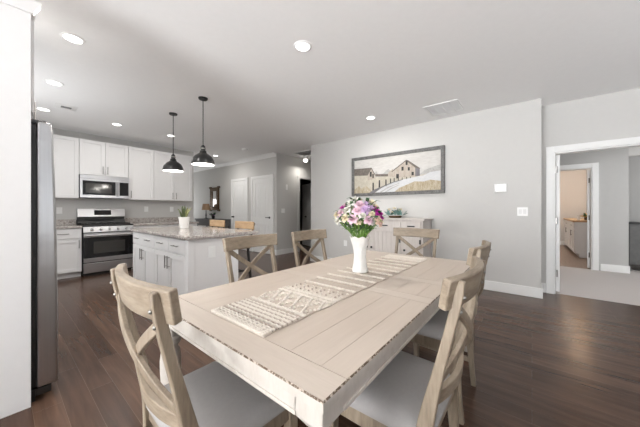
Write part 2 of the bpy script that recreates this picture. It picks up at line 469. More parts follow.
# casing of the doorway to the den
b = B(); cw = .085
box(b, 5.028, 5.05, DY1, DY1 + cw, 0, DZ + cw); box(b, 5.028, 5.05, DY0 - cw, DY0, 0, DZ + cw); box(b, 5.028, 5.05, DY0, DY1, DZ, DZ + cw)
box(b, 5.05, 5.17, DY1 - .018, DY1, 0, DZ); box(b, 5.05, 5.17, DY0, DY0 + .018, 0, DZ); box(b, 5.05, 5.17, DY0 + .018, DY1 - .018, DZ - .018, DZ)
struct('trim_2', b, TRIM, .003)
b = B(); box(b, 5.176, 5.96, -.316, -.274, .012, 2.015); struct('door_5', b, TRIM, .002)
for zz in (.28, 1.05, 1.8):
    b = B(); box(b, 5.150, 5.1755, DY1 - .040, DY1 - .0185, zz - .05, zz + .05); tube(b, [(5.166, DY1 - .042, zz - .05), (5.166, DY1 - .042, zz + .05)], .007)
    o = obj('door_hinge', b, NICKEL); tag(o, {0: 'lowest steel hinge on the jamb of the wide doorway to the den', 1: 'middle steel hinge on the jamb of the wide doorway to the den', 2: 'topmost steel hinge on the jamb of the wide doorway to the den'}[int(zz)], 'hinge', 'hinges on the den doorway jamb')
# casing of the inner doorway
b = B(); I0, I1, IZ = -.945, -.12, 2.07; iw = .09
box(b, 7.548, 7.57, I0 - iw, I0, 0, IZ + iw); box(b, 7.548, 7.57, I1, I1 + iw, 0, IZ + iw); box(b, 7.548, 7.57, I0, I1, IZ, IZ + iw)
box(b, 7.57, 7.69, I0, I0 + .015, 0, IZ); box(b, 7.57, 7.69, I1 - .015, I1, 0, IZ); box(b, 7.57, 7.69, I0, I1, IZ - .015, IZ)
struct('trim_3', b, TRIM, .003)


def door_panel(name, P, u0, u1, z0, z1, knob, kind, hinge_u=None):
    """two-panel plank door in a casing; P maps (u, out, z) to the room"""
    cas = B()
    def bx(b_, a0, a1, n0, n1, c0, c1, mi=0):
        p, q = P(a0, n0, c0), P(a1, n1, c1); box(b_, p[0], q[0], p[1], q[1], p[2], q[2], mi)
    w = .075
    bx(cas, u0 - w, u0, 0, .034, z0, z1 + w); bx(cas, u1, u1 + w, 0, .034, z0, z1 + w); bx(cas, u0, u1, 0, .034, z1, z1 + w)
    fr = struct(name, cas, TRIM, .003)
    lf = B(); st = .11; g = .003
    a0, a1 = u0 + g, u1 - g
    bx(lf, a0, a1, 0, .006, z0 + .01, z1 - g)
    bx(lf, a0, a0 + st, .006, .020, z0 + .01, z1 - g); bx(lf, a1 - st, a1, .006, .020, z0 + .01, z1 - g)
    for c0, c1 in ((z0 + .01, z0 + .22), (z0 + .80, z0 + .98), (z1 - .14, z1 - g)):
        bx(lf, a0 + st, a1 - st, .006, .020, c0, c1)
    for c0, c1 in ((z0 + .25, z0 + .77), (z0 + 1.01, z1 - .17)):
        n = 5; ww = (a1 - a0 - 2 * st - .06) / n
        for k in range(n):
            bx(lf, a0 + st + .03 + k * ww + .003, a0 + st + .03 + (k + 1) * ww - .005, .006, .015, c0, c1)
    leaf = obj('door_leaf', lf, TRIM, fr, bevel=.002)
    hb = B()
    k = P(knob, .020, 1.0)
    out = Vector(P(knob, 1.020, 1.0)) - Vector(k)
    along = Vector(P(knob + 1, .020, 1.0)) - Vector(k)
    k = Vector(k)
    tube(hb, [k, k + out * .012], .028, 14); tube(hb, [k + out * .012, k + out * .05], .011, 10)
    if kind == 'knob':
        tube(hb, [k + out * .045, k + out * .055, k + out * .07, k + out * .078], [.014, .028, .026, .012], 14)
    else:
        tube(hb, [k + out * .05, k + out * .052 + along * .06, k + out * .05 + along * .12], .010, 8)
    obj('door_knob' if kind == 'knob' else 'door_lever', hb, BLACK, leaf)
    return fr


PX = lambda u, n, z: (4.68 - n, u, z)
door_panel('door_1', PX, 6.62, 7.35, 0, 2.10, 7.28, 'knob')
door_panel('door_2', PX, 5.49, 6.31, 0, 2.10, 5.56, 'lever')
# open door in the hall: hinged at the far jamb of the dark opening
b = B(); w = .07
box(b, 5.56 - w, 5.56, 5.276, 5.30, 0, 2.14 + w); box(b, 6.42, 6.42 + w, 5.276, 5.30, 0, 2.14 + w); box(b, 5.56, 6.42, 5.276, 5.30, 2.14, 2.14 + w)
d3 = struct('door_3', b, plain('hall_trim', (.6, .59, .58), .5), .003)
th_ = math.radians(21)
def hl(u, n, z): return (6.40 + u * math.sin(th_) - n * math.cos(th_), 5.435 + u * math.cos(th_) + n * math.sin(th_), z)
door_leaf = B(); prism(door_leaf, [(0, 0), (.80, 0), (.80, .04), (0, .04)], lambda p: hl(p[0], p[1], .012), lambda p: hl(p[0], p[1], 2.08))
for c0, c1 in ((.25, .78), (1.0, 1.95)): prism(door_leaf, [(.11, .04), (.69, .04), (.69, .048), (.11, .048)], lambda p: hl(p[0], p[1], c0), lambda p: hl(p[0], p[1], c1))
dl = obj('door_leaf', door_leaf, TRIM, d3, bevel=.003)
b = B(); tube(b, [hl(.5, .045, .99), hl(.5, .10, .99)], .012); tube(b, [hl(.5, .095, .99), hl(.38, .095, .99)], .010); tube(b, [hl(.5, .045, .99), hl(.5, .055, .99)], .03, 12)
obj('door_lever', b, BLACK, dl)
# pantry door, swung open into the pantry
b = B(); ang = math.radians(-9)
def pd(u, n, z): return (7.70 + u * math.cos(ang) - n * math.sin(ang), -.925 + u * math.sin(ang) + n * math.cos(ang), z)
prism(b, [(0, 0), (.78, 0), (.78, .035), (0, .035)], lambda p: pd(p[0], p[1], .012), lambda p: pd(p[0], p[1], 2.05))
d4 = struct('door_4', b, TRIM)
for zz in (.28, 1.05, 1.82):
    b = B(); tube(b, [(7.695, -.918, zz - .05), (7.695, -.918, zz + .05)], .012); obj('hinge', b, BOLT, d4)

# ------------------------------------------------------------------ ceiling fixtures
LP = [(.416, 3.17, 'recessed ceiling light directly above the refrigerator, nearest of that row'), (.42, 4.45, 'recessed ceiling light second from the refrigerator in the row along the kitchen'),
      (.426, 5.74, 'recessed ceiling light beyond the square ceiling vent, above the refrigerator top'), (1.325, 5.74, 'recessed ceiling light above the gas range and microwave'),
      (2.23, 5.75, 'recessed ceiling light behind the rod of the pendant above the potted plant'), (1.79, 1.66, 'large recessed ceiling light above the dining table'),
      (3.88, 2.07, 'recessed ceiling light in front of the barn painting'), (3.84, 6.90, 'recessed ceiling light beyond the pendants, near the wall with two doors')]
proto = None
for i, (x, y, lab) in enumerate(LP):
    if proto is None:
        t = thing('recessed_light', lab, 'ceiling light', (x, y, H), 0, 'recessed ceiling lights')
        b = B(); lathe(b, [(.062, -.002), (.064, -.009), (.083, -.004), (.086, 0)], seg=32, cap0=False, cap1=False); obj('trim_ring', b, CEIL, t, world=False)
        b = B(); lathe(b, [(.063, -.008), (.063, -.003)], seg=32); obj('diffuser', b, LAMPON, t, world=False)
        proto = t
    else:
        dup(proto, (x, y, H), 0, lab)
    l = bpy.data.lights.new('recessed_lamp', 'AREA'); l.shape = 'DISK'; l.size = .13; l.energy = 8 if (y > 6) else 7 if (x > 3) else W_RECK * (.3 if x < 1 else 1) if y > 4 else W_REC; l.color = (1, .97, .93)
    lo = bpy.data.objects.new('recessed_lamp', l); C.objects.link(lo); lo.location = (x, y, H - .02)

# return-air vent by the painting, small square register, smoke detector, hall grille
t = thing('air_vent', 'white slatted rectangular air vent on the ceiling near the barn painting', 'vent', (4.22, 1.03, H))
b = B(); x0, x1, y0, y1 = 3.98, 4.46, .80, 1.26; e = .025
box(b, x0, x1, y0, y0 + e, H - .01, H); box(b, x0, x1, y1 - e, y1, H - .01, H); box(b, x0, x0 + e, y0 + e, y1 - e, H - .01, H); box(b, x1 - e, x1, y0 + e, y1 - e, H - .01, H)
for k in (1, 2, 3): yy = y0 + (y1 - y0) * k / 4; box(b, x0 + e, x1 - e, yy - .006, yy + .006, H - .01, H)
obj('frame', b, TRIM, t)
b = B()
for k in range(17):
    xx = x0 + e + .01 + k * .0255; sweep(b, [(xx, y0 + e, H - .006), (xx, y1 - e, H - .006)], (1, 0, .2), .0235, .002)
obj('louvre', b, plain('louvre_paint', (.86, .86, .86), .6), t)
t = thing('air_register', 'small square white ceiling register with dark slot near the refrigerator', 'vent', (.63, 5.37, H))
b = B(); lathe(b, [(.16, -.004), (.17, 0)], .63, 5.37, 4); bmesh.ops.rotate(b, verts=b.verts[:], cent=(.63, 5.37, H), matrix=Matrix.Rotation(PI / 4, 3, 'Z')); bmesh.ops.translate(b, verts=b.verts[:], vec=(0, 0, H)); obj('face_plate', b, TRIM, t)
b = B()
for k in range(4): box(b, .575, .685, 5.340 + k * .018, 5.348 + k * .018, H - .012, H - .004)
obj('slot', b, plain('register_slot', (.25, .25, .25), .6), t)
b = B(); lathe(b, [(.045, -.045), (.062, -.035), (.068, -.012), (.075, -.008), (.075, 0)], seg=28); o = obj('smoke_detector', b, PLATE); o.location = (3.89, 5.59, H); tag(o, 'round white smoke detector on the ceiling between pendants and hall', 'smoke detector')
t = thing('return_grille', 'white framed return air grille on the ceiling of the hall', 'vent', (5.3, 4.62, H))
b = B(); x0, x1, y0, y1 = 4.96, 5.42, 4.2, 4.97; e = .03
box(b, x0, x1, y0, y0 + e, H - .012, H); box(b, x0, x1, y1 - e, y1, H - .012, H); box(b, x0, x0 + e, y0 + e, y1 - e, H - .012, H); box(b, x1 - e, x1, y0 + e, y1 - e, H - .012, H); obj('frame', b, TRIM, t)
b = B()
for k in range(14):
    xx = x0 + e + .015 + k * .029; sweep(b, [(xx, y0 + e, H - .006), (xx, y1 - e, H - .006)], (1, 0, .5), .022, .002)
obj('louvre', b, plain('grille_slats', (.45, .45, .45), .5), t)
t = thing('flush_light', 'lit round flush ceiling light in the hall', 'ceiling light', (5.5, 5.0, H))
b = B(); lathe(b, [(.06, -.09), (.065, -.03), (.09, 0)], 5.5, 5.0, 24); bmesh.ops.translate(b, verts=b.verts[:], vec=(0, 0, H)); obj('base', b, TRIM, t)
b = B(); lathe(b, [(.02, -.17), (.05, -.16), (.065, -.13), (.06, -.09)], 5.5, 5.0, 24); bmesh.ops.translate(b, verts=b.verts[:], vec=(0, 0, H)); obj('lamp_shade', b, emit('hall_globe', (1, .95, .88), 3), t)
l = bpy.data.lights.new('hall_lamp', 'AREA'); l.shape = 'DISK'; l.size = .15; l.energy = 3; l.color = (1, .95, .88)
lo = bpy.data.objects.new('hall_lamp', l); C.objects.link(lo); lo.location = (5.5, 5.0, H - .25)


# pendants
def pendant(x, y, label):
    t = thing('pendant_light', label, 'pendant light', (x, y, H), 0, 'pendants above the island')
    b = B(); lathe(b, [(.052, -.022), (.058, -.016), (.06, 0)], seg=28); obj('canopy', b, BLACK, t, world=False)
    b = B(); tube(b, [(0, 0, -.02), (0, 0, -.65)], .0055, 10); obj('rod', b, BLACK, t, world=False)
    b = B(); lathe(b, [(.010, -.64), (.016, -.648), (.028, -.662), (.031, -.685), (.031, -.71), (.025, -.716)], seg=24); obj('socket_cap', b, BLACK, t, world=False)
    b = B(); lathe(b, [(.0315, -.682), (.034, -.685), (.034, -.698), (.0315, -.70)], seg=24, cap0=False, cap1=False); obj('collar_ring', b, BOLT, t, world=False)
    out = [(.025, -.714), (.042, -.722), (.044, -.745), (.053, -.757), (.085, -.778), (.118, -.806), (.138, -.845), (.146, -.88), (.149, -.908)]
    b = B(); lathe(b, out, seg=36, cap0=False, cap1=False)
    sh = obj('lamp_shade', b, plain('gunmetal_shade', (.03, .03, .03), .3, .3), t, world=False)
    b = B(); lathe(b, [(r - .004, z - .001) for r, z in out], seg=36, cap0=False, cap1=False); obj('shade_lining', b, WHITEIN, sh, world=False)
    b = B(); lathe(b, [(.004, -.72), (.014, -.73), (.016, -.77), (.026, -.80), (.03, -.825), (.022, -.855), (.004, -.868)], seg=18); obj('bulb', b, emit('bulb_glow', (1, .95, .86), 14), t, world=False)
    l = bpy.data.lights.new('pendant_lamp', 'POINT'); l.energy = 4; l.color = (1, .95, .88); l.shadow_soft_size = .05
    lo = bpy.data.objects.new('pendant_lamp', l); C.objects.link(lo); lo.location = (x, y, H - .9)


pendant(1.76, 3.49, 'black dome pendant nearer the dining table, above the island corner')
pendant(1.745, 4.42, 'black dome pendant above the potted plant, farther from the dining table')


# ------------------------------------------------------------------ cabinetry
def mk(P):
    def bx(b, u0, u1, n0, n1, z0, z1, mi=0):
        p, q = P(u0, n0, z0), P(u1, n1, z1); box(b, p[0], q[0], p[1], q[1], p[2], q[2], mi)
    return bx


def shaker(P, u0, u1, z0, z1, name, parent, handle=None, mat=CABW, rail=.06, t=.022):
    """a framed door or drawer front standing out from the carcass; handle = (u, z, 'v' or 'h')"""
    bx = mk(P); b = B(); g = .0035
    u0 += g; u1 -= g; z0 += g; z1 -= g
    if z1 - z0 > .25:
        bx(b, u0, u1, .001, t - .013, z0, z1)
        bx(b, u0, u0 + rail, t - .013, t, z0, z1); bx(b, u1 - rail, u1, t - .013, t, z0, z1)
        bx(b, u0 + rail, u1 - rail, t - .013, t, z0, z0 + rail); bx(b, u0 + rail, u1 - rail, t - .013, t, z1 - rail, z1)
    else:
        bx(b, u0, u1, .001, t, z0, z1)
    d = obj(name, b, mat, parent, bevel=.0015)
    if handle:
        hu, hz, o = handle; hb = B(); L = .075
        e = ((0, -L), (0, L)) if o == 'v' else ((-L, 0), (L, 0))
        p0 = Vector(P(hu + e[0][0], t + .028, hz + e[0][1])); p1 = Vector(P(hu + e[1][0], t + .028, hz + e[1][1]))
        tube(hb, [p0, p1], .006, 8)
        for s in (.15, .85):
            m = p0.lerp(p1, s); q = Vector(P(0, t, 0)) - Vector(P(0, t + .028, 0))
            tube(hb, [m, m + q], .0045, 6)
        obj('handle', hb, NICKEL, d)
    return d


def cabinet(name, label, P, u0, u1, depth, z0, z1, fronts, toe=0, group=None, crown=False):
    p = P((u0 + u1) / 2, -depth / 2, z0)
    t = thing(name, label, 'cabinet', p, 0, group)
    bx = mk(P); b = B()
    bx(b, u0, u1, -depth, 0, z0 + toe, z1)
    if toe: bx(b, u0, u1, -depth, -.07, z0, z0 + toe)
    obj('body', b, CABW, t, bevel=.001)
    if crown:
        b = B(); bx(b, u0, u1, -depth, .012, z1, z1 + .02); bx(b, u0, u1, -depth, .03, z1 + .02, z1 + .045); obj('cornice', b, CABW, t, bevel=.003)
    for nm, a, c, d, e, h in fronts: shaker(P, a, c, d, e, nm, t, h)
    return t


PK = lambda u, n, z: (u, 6.60 - n, z)      # wall cabinets, fronts at y = 6.58
UB, UT = 1.43, 2.555
g = 'white wall cabinets above the range counter'
cabinet('wall_cabinet', 'white wall cabinet between refrigerator and microwave', PK, .40, .945, .33, UB, UT, [('door', .40, .945, UB, UT, (.435, UB + .11, 'v'))], group=g)
cabinet('wall_cabinet', 'short two-door white wall cabinet directly above the microwave', PK, .948, 1.715, .33, 1.885, UT, [('door', .948, 1.3315, 1.885, UT, (1.295, 1.99, 'v')), ('door', 1.3315, 1.715, 1.885, UT, (1.368, 1.99, 'v'))], group=g)
cabinet('wall_cabinet', 'single-door white wall cabinet right beside the microwave', PK, 1.718, 2.19, .33, UB, UT, [('door', 1.718, 2.19, UB, UT, (1.76, UB + .11, 'v'))], group=g)
cabinet('wall_cabinet', 'double-door white wall cabinet at the end of the row, behind the farther pendant', PK, 2.193, 3.046, .33, UB, UT, [('door', 2.193, 2.62, UB, UT, (2.582, UB + .11, 'v')), ('door', 2.62, 3.046, UB, UT, (2.658, UB + .11, 'v'))], group=g)
PB = lambda u, n, z: (u, 6.33 - n, z)      # base cabinets
BT = .885
g = 'white base cabinets along the range wall'
cabinet('base_cabinet', 'white base cabinet between refrigerator and range', PB, .36, .945, .58, 0, BT, [('drawer', .36, .945, .70, BT - .01, (.70, .79, 'h')), ('door', .36, .945, .105, .69, (.905, .60, 'v'))], toe=.10, group=g)
cabinet('base_cabinet', 'white base cabinet just beyond the range, behind the island', PB, 1.72, 2.37, .58, 0, BT, [('drawer', 1.72, 2.37, .70, BT - .01, (2.045, .79, 'h')), ('door', 1.72, 2.37, .105, .69, (1.76, .60, 'v'))], toe=.10, group=g)
cabinet('base_cabinet', 'white base cabinet at the far counter end, behind the potted plant', PB, 2.37, 3.04, .58, 0, BT, [('drawer', 2.37, 3.04, .70, BT - .01, (2.705, .79, 'h')), ('door', 2.37, 3.04, .105, .69, (2.41, .60, 'v'))], toe=.10, group=g)


def counter(name, label, x0, x1, y0, y1, z0, z1, splash=None, sp_side=None):
    t = thing(name, label, 'countertop', ((x0 + x1) / 2, (y0 + y1) / 2, z0))
    b = B(); box(b, x0, x1, y0, y1, z0, z1); obj('slab', b, GRAN, t, bevel=.005)
    if splash: b = B(); box(b, splash[0], splash[1], splash[2], splash[3], z1, z1 + .105); obj('backsplash', b, GRAN, t, bevel=.003)


counter('countertop', 'speckled granite countertop between refrigerator and range', .36, .95, 6.285, 6.928, BT, .925, (.36, .95, 6.906, 6.928))
counter('countertop', 'speckled granite countertop behind the island, beyond the range', 1.72, 3.07, 6.285, 6.928, BT, .925, (1.72, 3.07, 6.906, 6.928))

# refrigerator enclosure: end panel with cornice, cabinet over the refrigerator
PP = lambda u, n, z: (u, 2.388 - n, z)
t = thing('end_panel', 'tall white end panel with crown moulding beside the refrigerator', 'panel', (-.2, 2.4, 0))
b = B(); box(b, -.64, .124, 2.388, 2.412, 0, 2.43); obj('panel', b, CABW, t, bevel=.001)
b = B()
prof = [(0, 0), (.012, 0), (.018, .018), (.038, .05), (.042, .065), (0, .065)]
def crown_run(b, path, z):
    rings = []
    for (x, y), (nx, ny) in path:
        rings.append([b.verts.new((x + nx * p[0], y + ny * p[0], z + p[1])) for p in prof])
    for a, c in zip(rings, rings[1:]):
        for k in range(len(prof)): b.faces.new((a[k], a[(k + 1) % len(prof)], c[(k + 1) % len(prof)], c[k]))
    b.faces.new(rings[0]); b.faces.new(list(reversed(rings[-1])))
crown_run(b, [((-.64, 2.388), (0, -1)), ((.124, 2.388), (1, -1)), ((.124, 2.413), (1, 0))], 2.415)
obj('crown_moulding', b, CABW, t)
PF = lambda u, n, z: (.118 + n, u, z)
cabinet('wall_cabinet', 'white cabinet mounted above the refrigerator', PF, 2.416, 3.33, .72, 1.82, 2.43, [('door', 2.416, 2.873, 1.82, 2.40, (2.84, 1.93, 'v')), ('door', 2.873, 3.33, 1.82, 2.40, (2.906, 1.93, 'v'))], crown=True)

# refrigerator
t = thing('refrigerator', 'stainless steel refrigerator standing beyond the tall white panel', 'refrigerator', (-.2, 2.88, 0))
b = B(); box(b, -.60, .128, 2.425, 3.33, .012, 1.755); obj('body', b, GREYSIDE, t, bevel=.004)
b = B(); box(b, -.55, .10, 2.45, 3.30, 0, .03); box(b, .10, .145, 2.44, 3.32, .0, .075); box(b, .145, .215, 2.43, 2.50, .035, .078); obj('base_grille', b, BLACK, t)
def fdoor(nm, y0, y1, z0, z1):
    b = B()
    # doors bow out slightly towards their middle
    n = 10; zz_ = lambda k: z0 + (z1 - z0) * k / n; prof2 = [(.148, 0)] + [(.222 + .026 * (1 - ((zz_(k) - .08) / 1.695) ** 2.2), k / n) for k in range(n + 1)] + [(.148, 1)]
    prism(b, prof2, lambda p: (p[0], y0 + .003, z0 + p[1] * (z1 - z0)), lambda p: (p[0], y1 - .003, z0 + p[1] * (z1 - z0)))
    return obj(nm, b, STEELV, t, bevel=.014, seg=4)
da = fdoor('door', 2.425, 2.877, .08, 1.775); db = fdoor('door', 2.877, 3.33, .08, 1.775)
for d_, yy in ((da, 2.868), (db, 2.886)):
    b = B(); box(b, .16, .2, yy - .006, yy + .006, .80, 1.2); obj('pocket_handle', b, BLACK, d_)
b = B(); box(b, .128, .150, 2.44, 3.32, .09, 1.75); obj('door_gasket', b, BLACK, t)
for yy in (2.47, 3.28):
    b = B(); box(b, .10, .195, yy - .03, yy + .03, 1.756, 1.785); obj('hinge_cover', b, GREYSIDE, t, bevel=.006)

# range
t = thing('gas_range', 'stainless steel gas range with black oven door under the microwave', 'range', (1.335, 6.58, 0))
x0, x1, yf = .955, 1.715, 6.27
b = B(); box(b, x0, x1, yf + .02, 6.92, .03, .905); obj('body', b, BLACK, t, bevel=.003)
b = B(); box(b, x0, x1, yf + .0, 6.88, .905, .93); obj('cooktop', b, BLACK, t, bevel=.004)
b = B()
for gx in (x0 + .03, x0 + .275, x0 + .52):
    for k in range(3): yy = yf + .08 + k * .22; box(b, gx, gx + .21, yy - .008, yy + .008, .93, .957)
    for k in range(3): xx = gx + .008 + k * .097; box(b, xx - .008, xx + .008, yf + .07, yf + .53, .94, .957)
obj('burner_grate', b, BLACK, t)
b = B()
for gx in (x0 + .135, x0 + .38, x0 + .625):
    for yy in (yf + .18, yf + .42): lathe(b, [(.045, .928), (.045, .938), (.03, .945)], gx, yy, 16)
obj('burner', b, GREYC, t)
b = B()
prism(b, [(6.83, .93), (6.80, .95), (6.84, 1.02), (6.92, 1.02), (6.92, .93)], lambda p: (x0, p[0], p[1]), lambda p: (x1, p[0], p[1]), 1)
prism(b, [(6.80, 1.075), (6.83, 1.235), (6.92, 1.235), (6.92, 1.075)], lambda p: (x0 - .0, p[0], p[1]), lambda p: (x1, p[0], p[1]), 0)
box(b, x0 + .005, x1 - .005, 6.84, 6.92, 1.02, 1.075, 1)
bg_ = obj('backguard', b, [STEEL, BLACK], t, bevel=.003)
b = B(); prism(b, [(6.802, 1.11), (6.80, 1.11), (6.821, 1.205), (6.823, 1.205)], lambda p: (x0 + .25, p[0] - .002, p[1]), lambda p: (x0 + .52, p[0] - .002, p[1])); obj('display', b, BLACKG, bg_)
b = B(); prism(b, [(yf + .02, .795), (yf - .03, .80), (yf - .015, .90), (yf + .02, .905)], lambda p: (x0, p[0], p[1]), lambda p: (x1, p[0], p[1])); cp = obj('control_panel', b, STEEL, t, bevel=.003)
for k in range(5):
    xx = x0 + .12 + k * .13; b = B(); tube(b, [(xx, yf - .022, .85), (xx, yf - .032, .85), (xx, yf - .055, .848), (xx, yf - .06, .848)], [.026, .024, .021, .017], 16); obj('knob', b, STEEL, cp)
b = B(); box(b, x0 + .004, x1 - .004, yf - .025, yf + .02, .255, .785); box(b, x0 + .004, x1 - .004, yf - .028, yf - .025, .255, .33, 1); box(b, x0 + .004, x1 - .004, yf - .028, yf - .025, .71, .785, 1)
od = obj('oven_door', b, [BLACKG, STEEL], t, bevel=.002)
b = B(); box(b, x0 + .14, x1 - .14, yf - .0275, yf - .0255, .41, .63); obj('window', b, OVENG, od)
b = B(); tube(b, [(x0 + .03, yf - .07, .742), (x1 - .03, yf - .07, .742)], .016, 12)
for xx in (x0 + .06, x1 - .06): tube(b, [(xx, yf - .07, .742), (xx, yf - .026, .742)], .012, 8)
obj('handle', b, STEEL, od)
b = B(); box(b, x0 + .004, x1 - .004, yf - .025, yf + .02, .06, .235); obj('drawer', b, STEEL, t, bevel=.004)
b = B(); box(b, x0 + .02, x1 - .02, yf + .04, 6.88, 0, .03); obj('foot', b, BLACK, t)

# microwave
t = thing('microwave', 'stainless steel over-the-range microwave below the short wall cabinet', 'microwave', (1.33, 6.73, 1.445))
x0, x1, yf = .952, 1.712, 6.53
b = B(); box(b, x0, x1, yf + .03, 6.925, 1.445, 1.88); obj('body', b, GREYC, t, bevel=.003)
b = B(); box(b, x0, x1, yf, yf + .03, 1.812, 1.878); obj('vent_strip', b, STEEL, t, bevel=.003)
b = B(); box(b, x0, x0 + .585, yf, yf + .03, 1.447, 1.808); box(b, x0 + .035, x0 + .535, yf - .004, yf, 1.50, 1.77, 1); box(b, x0 + .075, x0 + .47, yf - .006, yf - .004, 1.535, 1.72, 2)
md = obj('door', b, [STEEL, BLACKG, OVENG], t, bevel=.002)
b = B(); tube(b, [(x0 + .56, yf - .001, 1.49), (x0 + .56, yf - .04, 1.51), (x0 + .56, yf - .04, 1.75), (x0 + .56, yf - .001, 1.77)], .011, 10); obj('handle', b, STEEL, md)
b = B(); box(b, x0 + .59, x1, yf, yf + .03, 1.447, 1.808); box(b, x0 + .60, x1 - .008, yf - .004, yf, 1.50, 1.77, 1); obj('control_panel', b, [STEEL, BLACKG], t, bevel=.002)

# island
PI_ = lambda u, n, z: (1.285 - n, u, z)
IT = .895
g = 'white cabinets of the island'
cabinet('island_cabinet', 'white two-drawer, two-door island cabinet nearer the dining table', PI_, 2.905, 3.765, .58, 0, IT,
        [('drawer', 2.905, 3.335, .72, IT - .01, (3.12, .805, 'h')), ('drawer', 3.335, 3.765, .72, IT - .01, (3.55, .805, 'h')),
         ('door', 2.905, 3.335, .105, .71, (3.30, .60, 'v')), ('door', 3.335, 3.765, .105, .71, (3.37, .60, 'v'))], toe=.10, group=g)
cabinet('island_cabinet', 'white two-drawer, two-door island cabinet nearer the range', PI_, 3.768, 4.628, .58, 0, IT,
        [('drawer', 3.768, 4.198, .72, IT - .01, (3.983, .805, 'h')), ('drawer', 4.198, 4.628, .72, IT - .01, (4.413, .805, 'h')),
         ('door', 3.768, 4.198, .105, .71, (4.163, .60, 'v')), ('door', 4.198, 4.628, .105, .71, (4.233, .60, 'v'))], toe=.10, group=g)
t = thing('island_end', 'white island end panel facing the dining table, with outlet', 'panel', (1.55, 2.85, 0))
b = B(); box(b, 1.265, 1.87, 2.835, 2.855, .0, IT); box(b, 1.262, 1.33, 2.825, 2.902, 0, IT); box(b, 1.80, 1.872, 2.825, 2.902, 0, IT); box(b, 1.33, 1.80, 2.828, 2.835, 0, .11); obj('panel', b, CABW, t, bevel=.002)
b = B(); box(b, 1.49, 1.575, 2.829, 2.8345, .67, .80); o = obj('outlet_plate', b, PLATE, t, bevel=.002)
b = B(); box(b, 1.508, 1.557, 2.827, 2.829, .69, .78); obj('receptacle', b, TRIM, o)
tb = thing('cladding_panel', 'white island back panel behind the bar stools', 'panel', (1.875, 3.77, 0))
b = B(); box(b, 1.872, 1.882, 2.903, 4.63, 0, IT); box(b, 1.882, 1.892, 2.903, 4.63, 0, .10); obj('panel', b, CABW, tb, bevel=.001)
t = thing('island_countertop', 'speckled granite island countertop with breakfast overhang', 'countertop', (1.69, 3.73, IT))
b = B(); box(b, 1.235, 2.16, 2.80, 4.66, IT, .935); obj('slab', b, GRAN, t, bevel=.006)

# potted plant on the island
t = thing('potted_plant', 'snake plant in a white pot on the island countertop', 'plant', (1.75, 4.04, .935))
b = B(); lathe(b, [(.052, 0), (.058, .004), (.077, .155), (.081, .158), (.081, .17), (.074, .17), (.070, .145)], seg=32, cap1=False); lathe(b, [(.02, .144), (.071, .146)], seg=32, cap0=True, cap1=True); obj('pot', b, CERAM, t, world=False)
SNAKE = plain('snake_plant_leaf', (.085, .115, .045), .45, var=.5, scale=38); SNAKEL = plain('snake_plant_pale_leaf', (.28, .30, .13), .45, var=.4, scale=38)
for k in range(11):
    a = k * 2.4; r = .012 + .035 * ((k * 37) % 10) / 10; hh = .13 + .09 * ((k * 53) % 10) / 10; lean = .02 + .03 * (k % 3)
    b = B()
    pts = [(r * math.cos(a) + math.cos(a) * lean * q * q, r * math.sin(a) + math.sin(a) * lean * q * q, .135 + hh * q) for q in [i / 6 for i in range(7)]]
    sweep(b, pts, (-math.sin(a), math.cos(a), .2), [.022, .032, .038, .038, .032, .02, .003], .005)
    obj('leaf', b, [SNAKE, SNAKE, SNAKEL][k % 3], t, world=False)
for k in range(3):
    a = 2.2 + k * .5; b = B(); pts = [(math.cos(a) * .09 * q, math.sin(a) * .09 * q, .14 + .2 * q - .05 * q * q) for q in [i / 6 for i in range(7)]]
    sweep(b, pts, (-math.sin(a), math.cos(a), .2), [.008, .010, .011, .011, .009, .006, .002], .003); obj('leaf', b, SNAKEL, t, world=False)


# bar stools
def stool_parts(t):
    for sx in (-1, 1):
        for sy in (-1, 1):
            b = B(); sweep(b, [(sx * .19, sy * .19, 0), (sx * .15, sy * .16, .63)], (0, 1, 0), .03, .03); obj('leg', b, BLACK, t, world=False, bevel=.003)
    for sx, sy in ((1, 0), (-1, 0), (0, 1), (0, -1)):
        b = B()
        e = [(sx * .175, -.18, .25), (sx * .175, .18, .25)] if sx else [(-.18, sy * .178, .30), (.18, sy * .178, .30)]
        tube(b, e, .011, 8); obj('foot_rail', b, BLACK, t, world=False)
    b = B(); box(b, -.19, .19, -.20, .20, .63, .67); obj('seat', b, BROWNW, t, world=False, bevel=.015)
    for s in (-1, 1):
        b = B(); sweep(b, [(.16, s * .17, .62), (.20, s * .19, .85), (.235, s * .20, 1.01)], (0, 1, 0), .028, .02); obj('back_post', b, BLACK, t, world=False, bevel=.003)
    b = B(); sweep(b, curve_pts(lambda s: (.215 + .03 * math.sin(PI * s) - .02, -.245 + .49 * s, .97), 8), (0, 0, 1), .12, .024); obj('back_rail', b, BROWNW, t, world=False, bevel=.006)


st = thing('bar_stool', 'wood and black metal bar stool at the island, nearer the dining table', 'stool', (2.25, 3.53, 0), 0, 'bar stools at the island')
stool_parts(st)
dup(st, (2.26, 4.36, 0), 0, 'wood and black metal bar stool at the island, nearer the range wall')

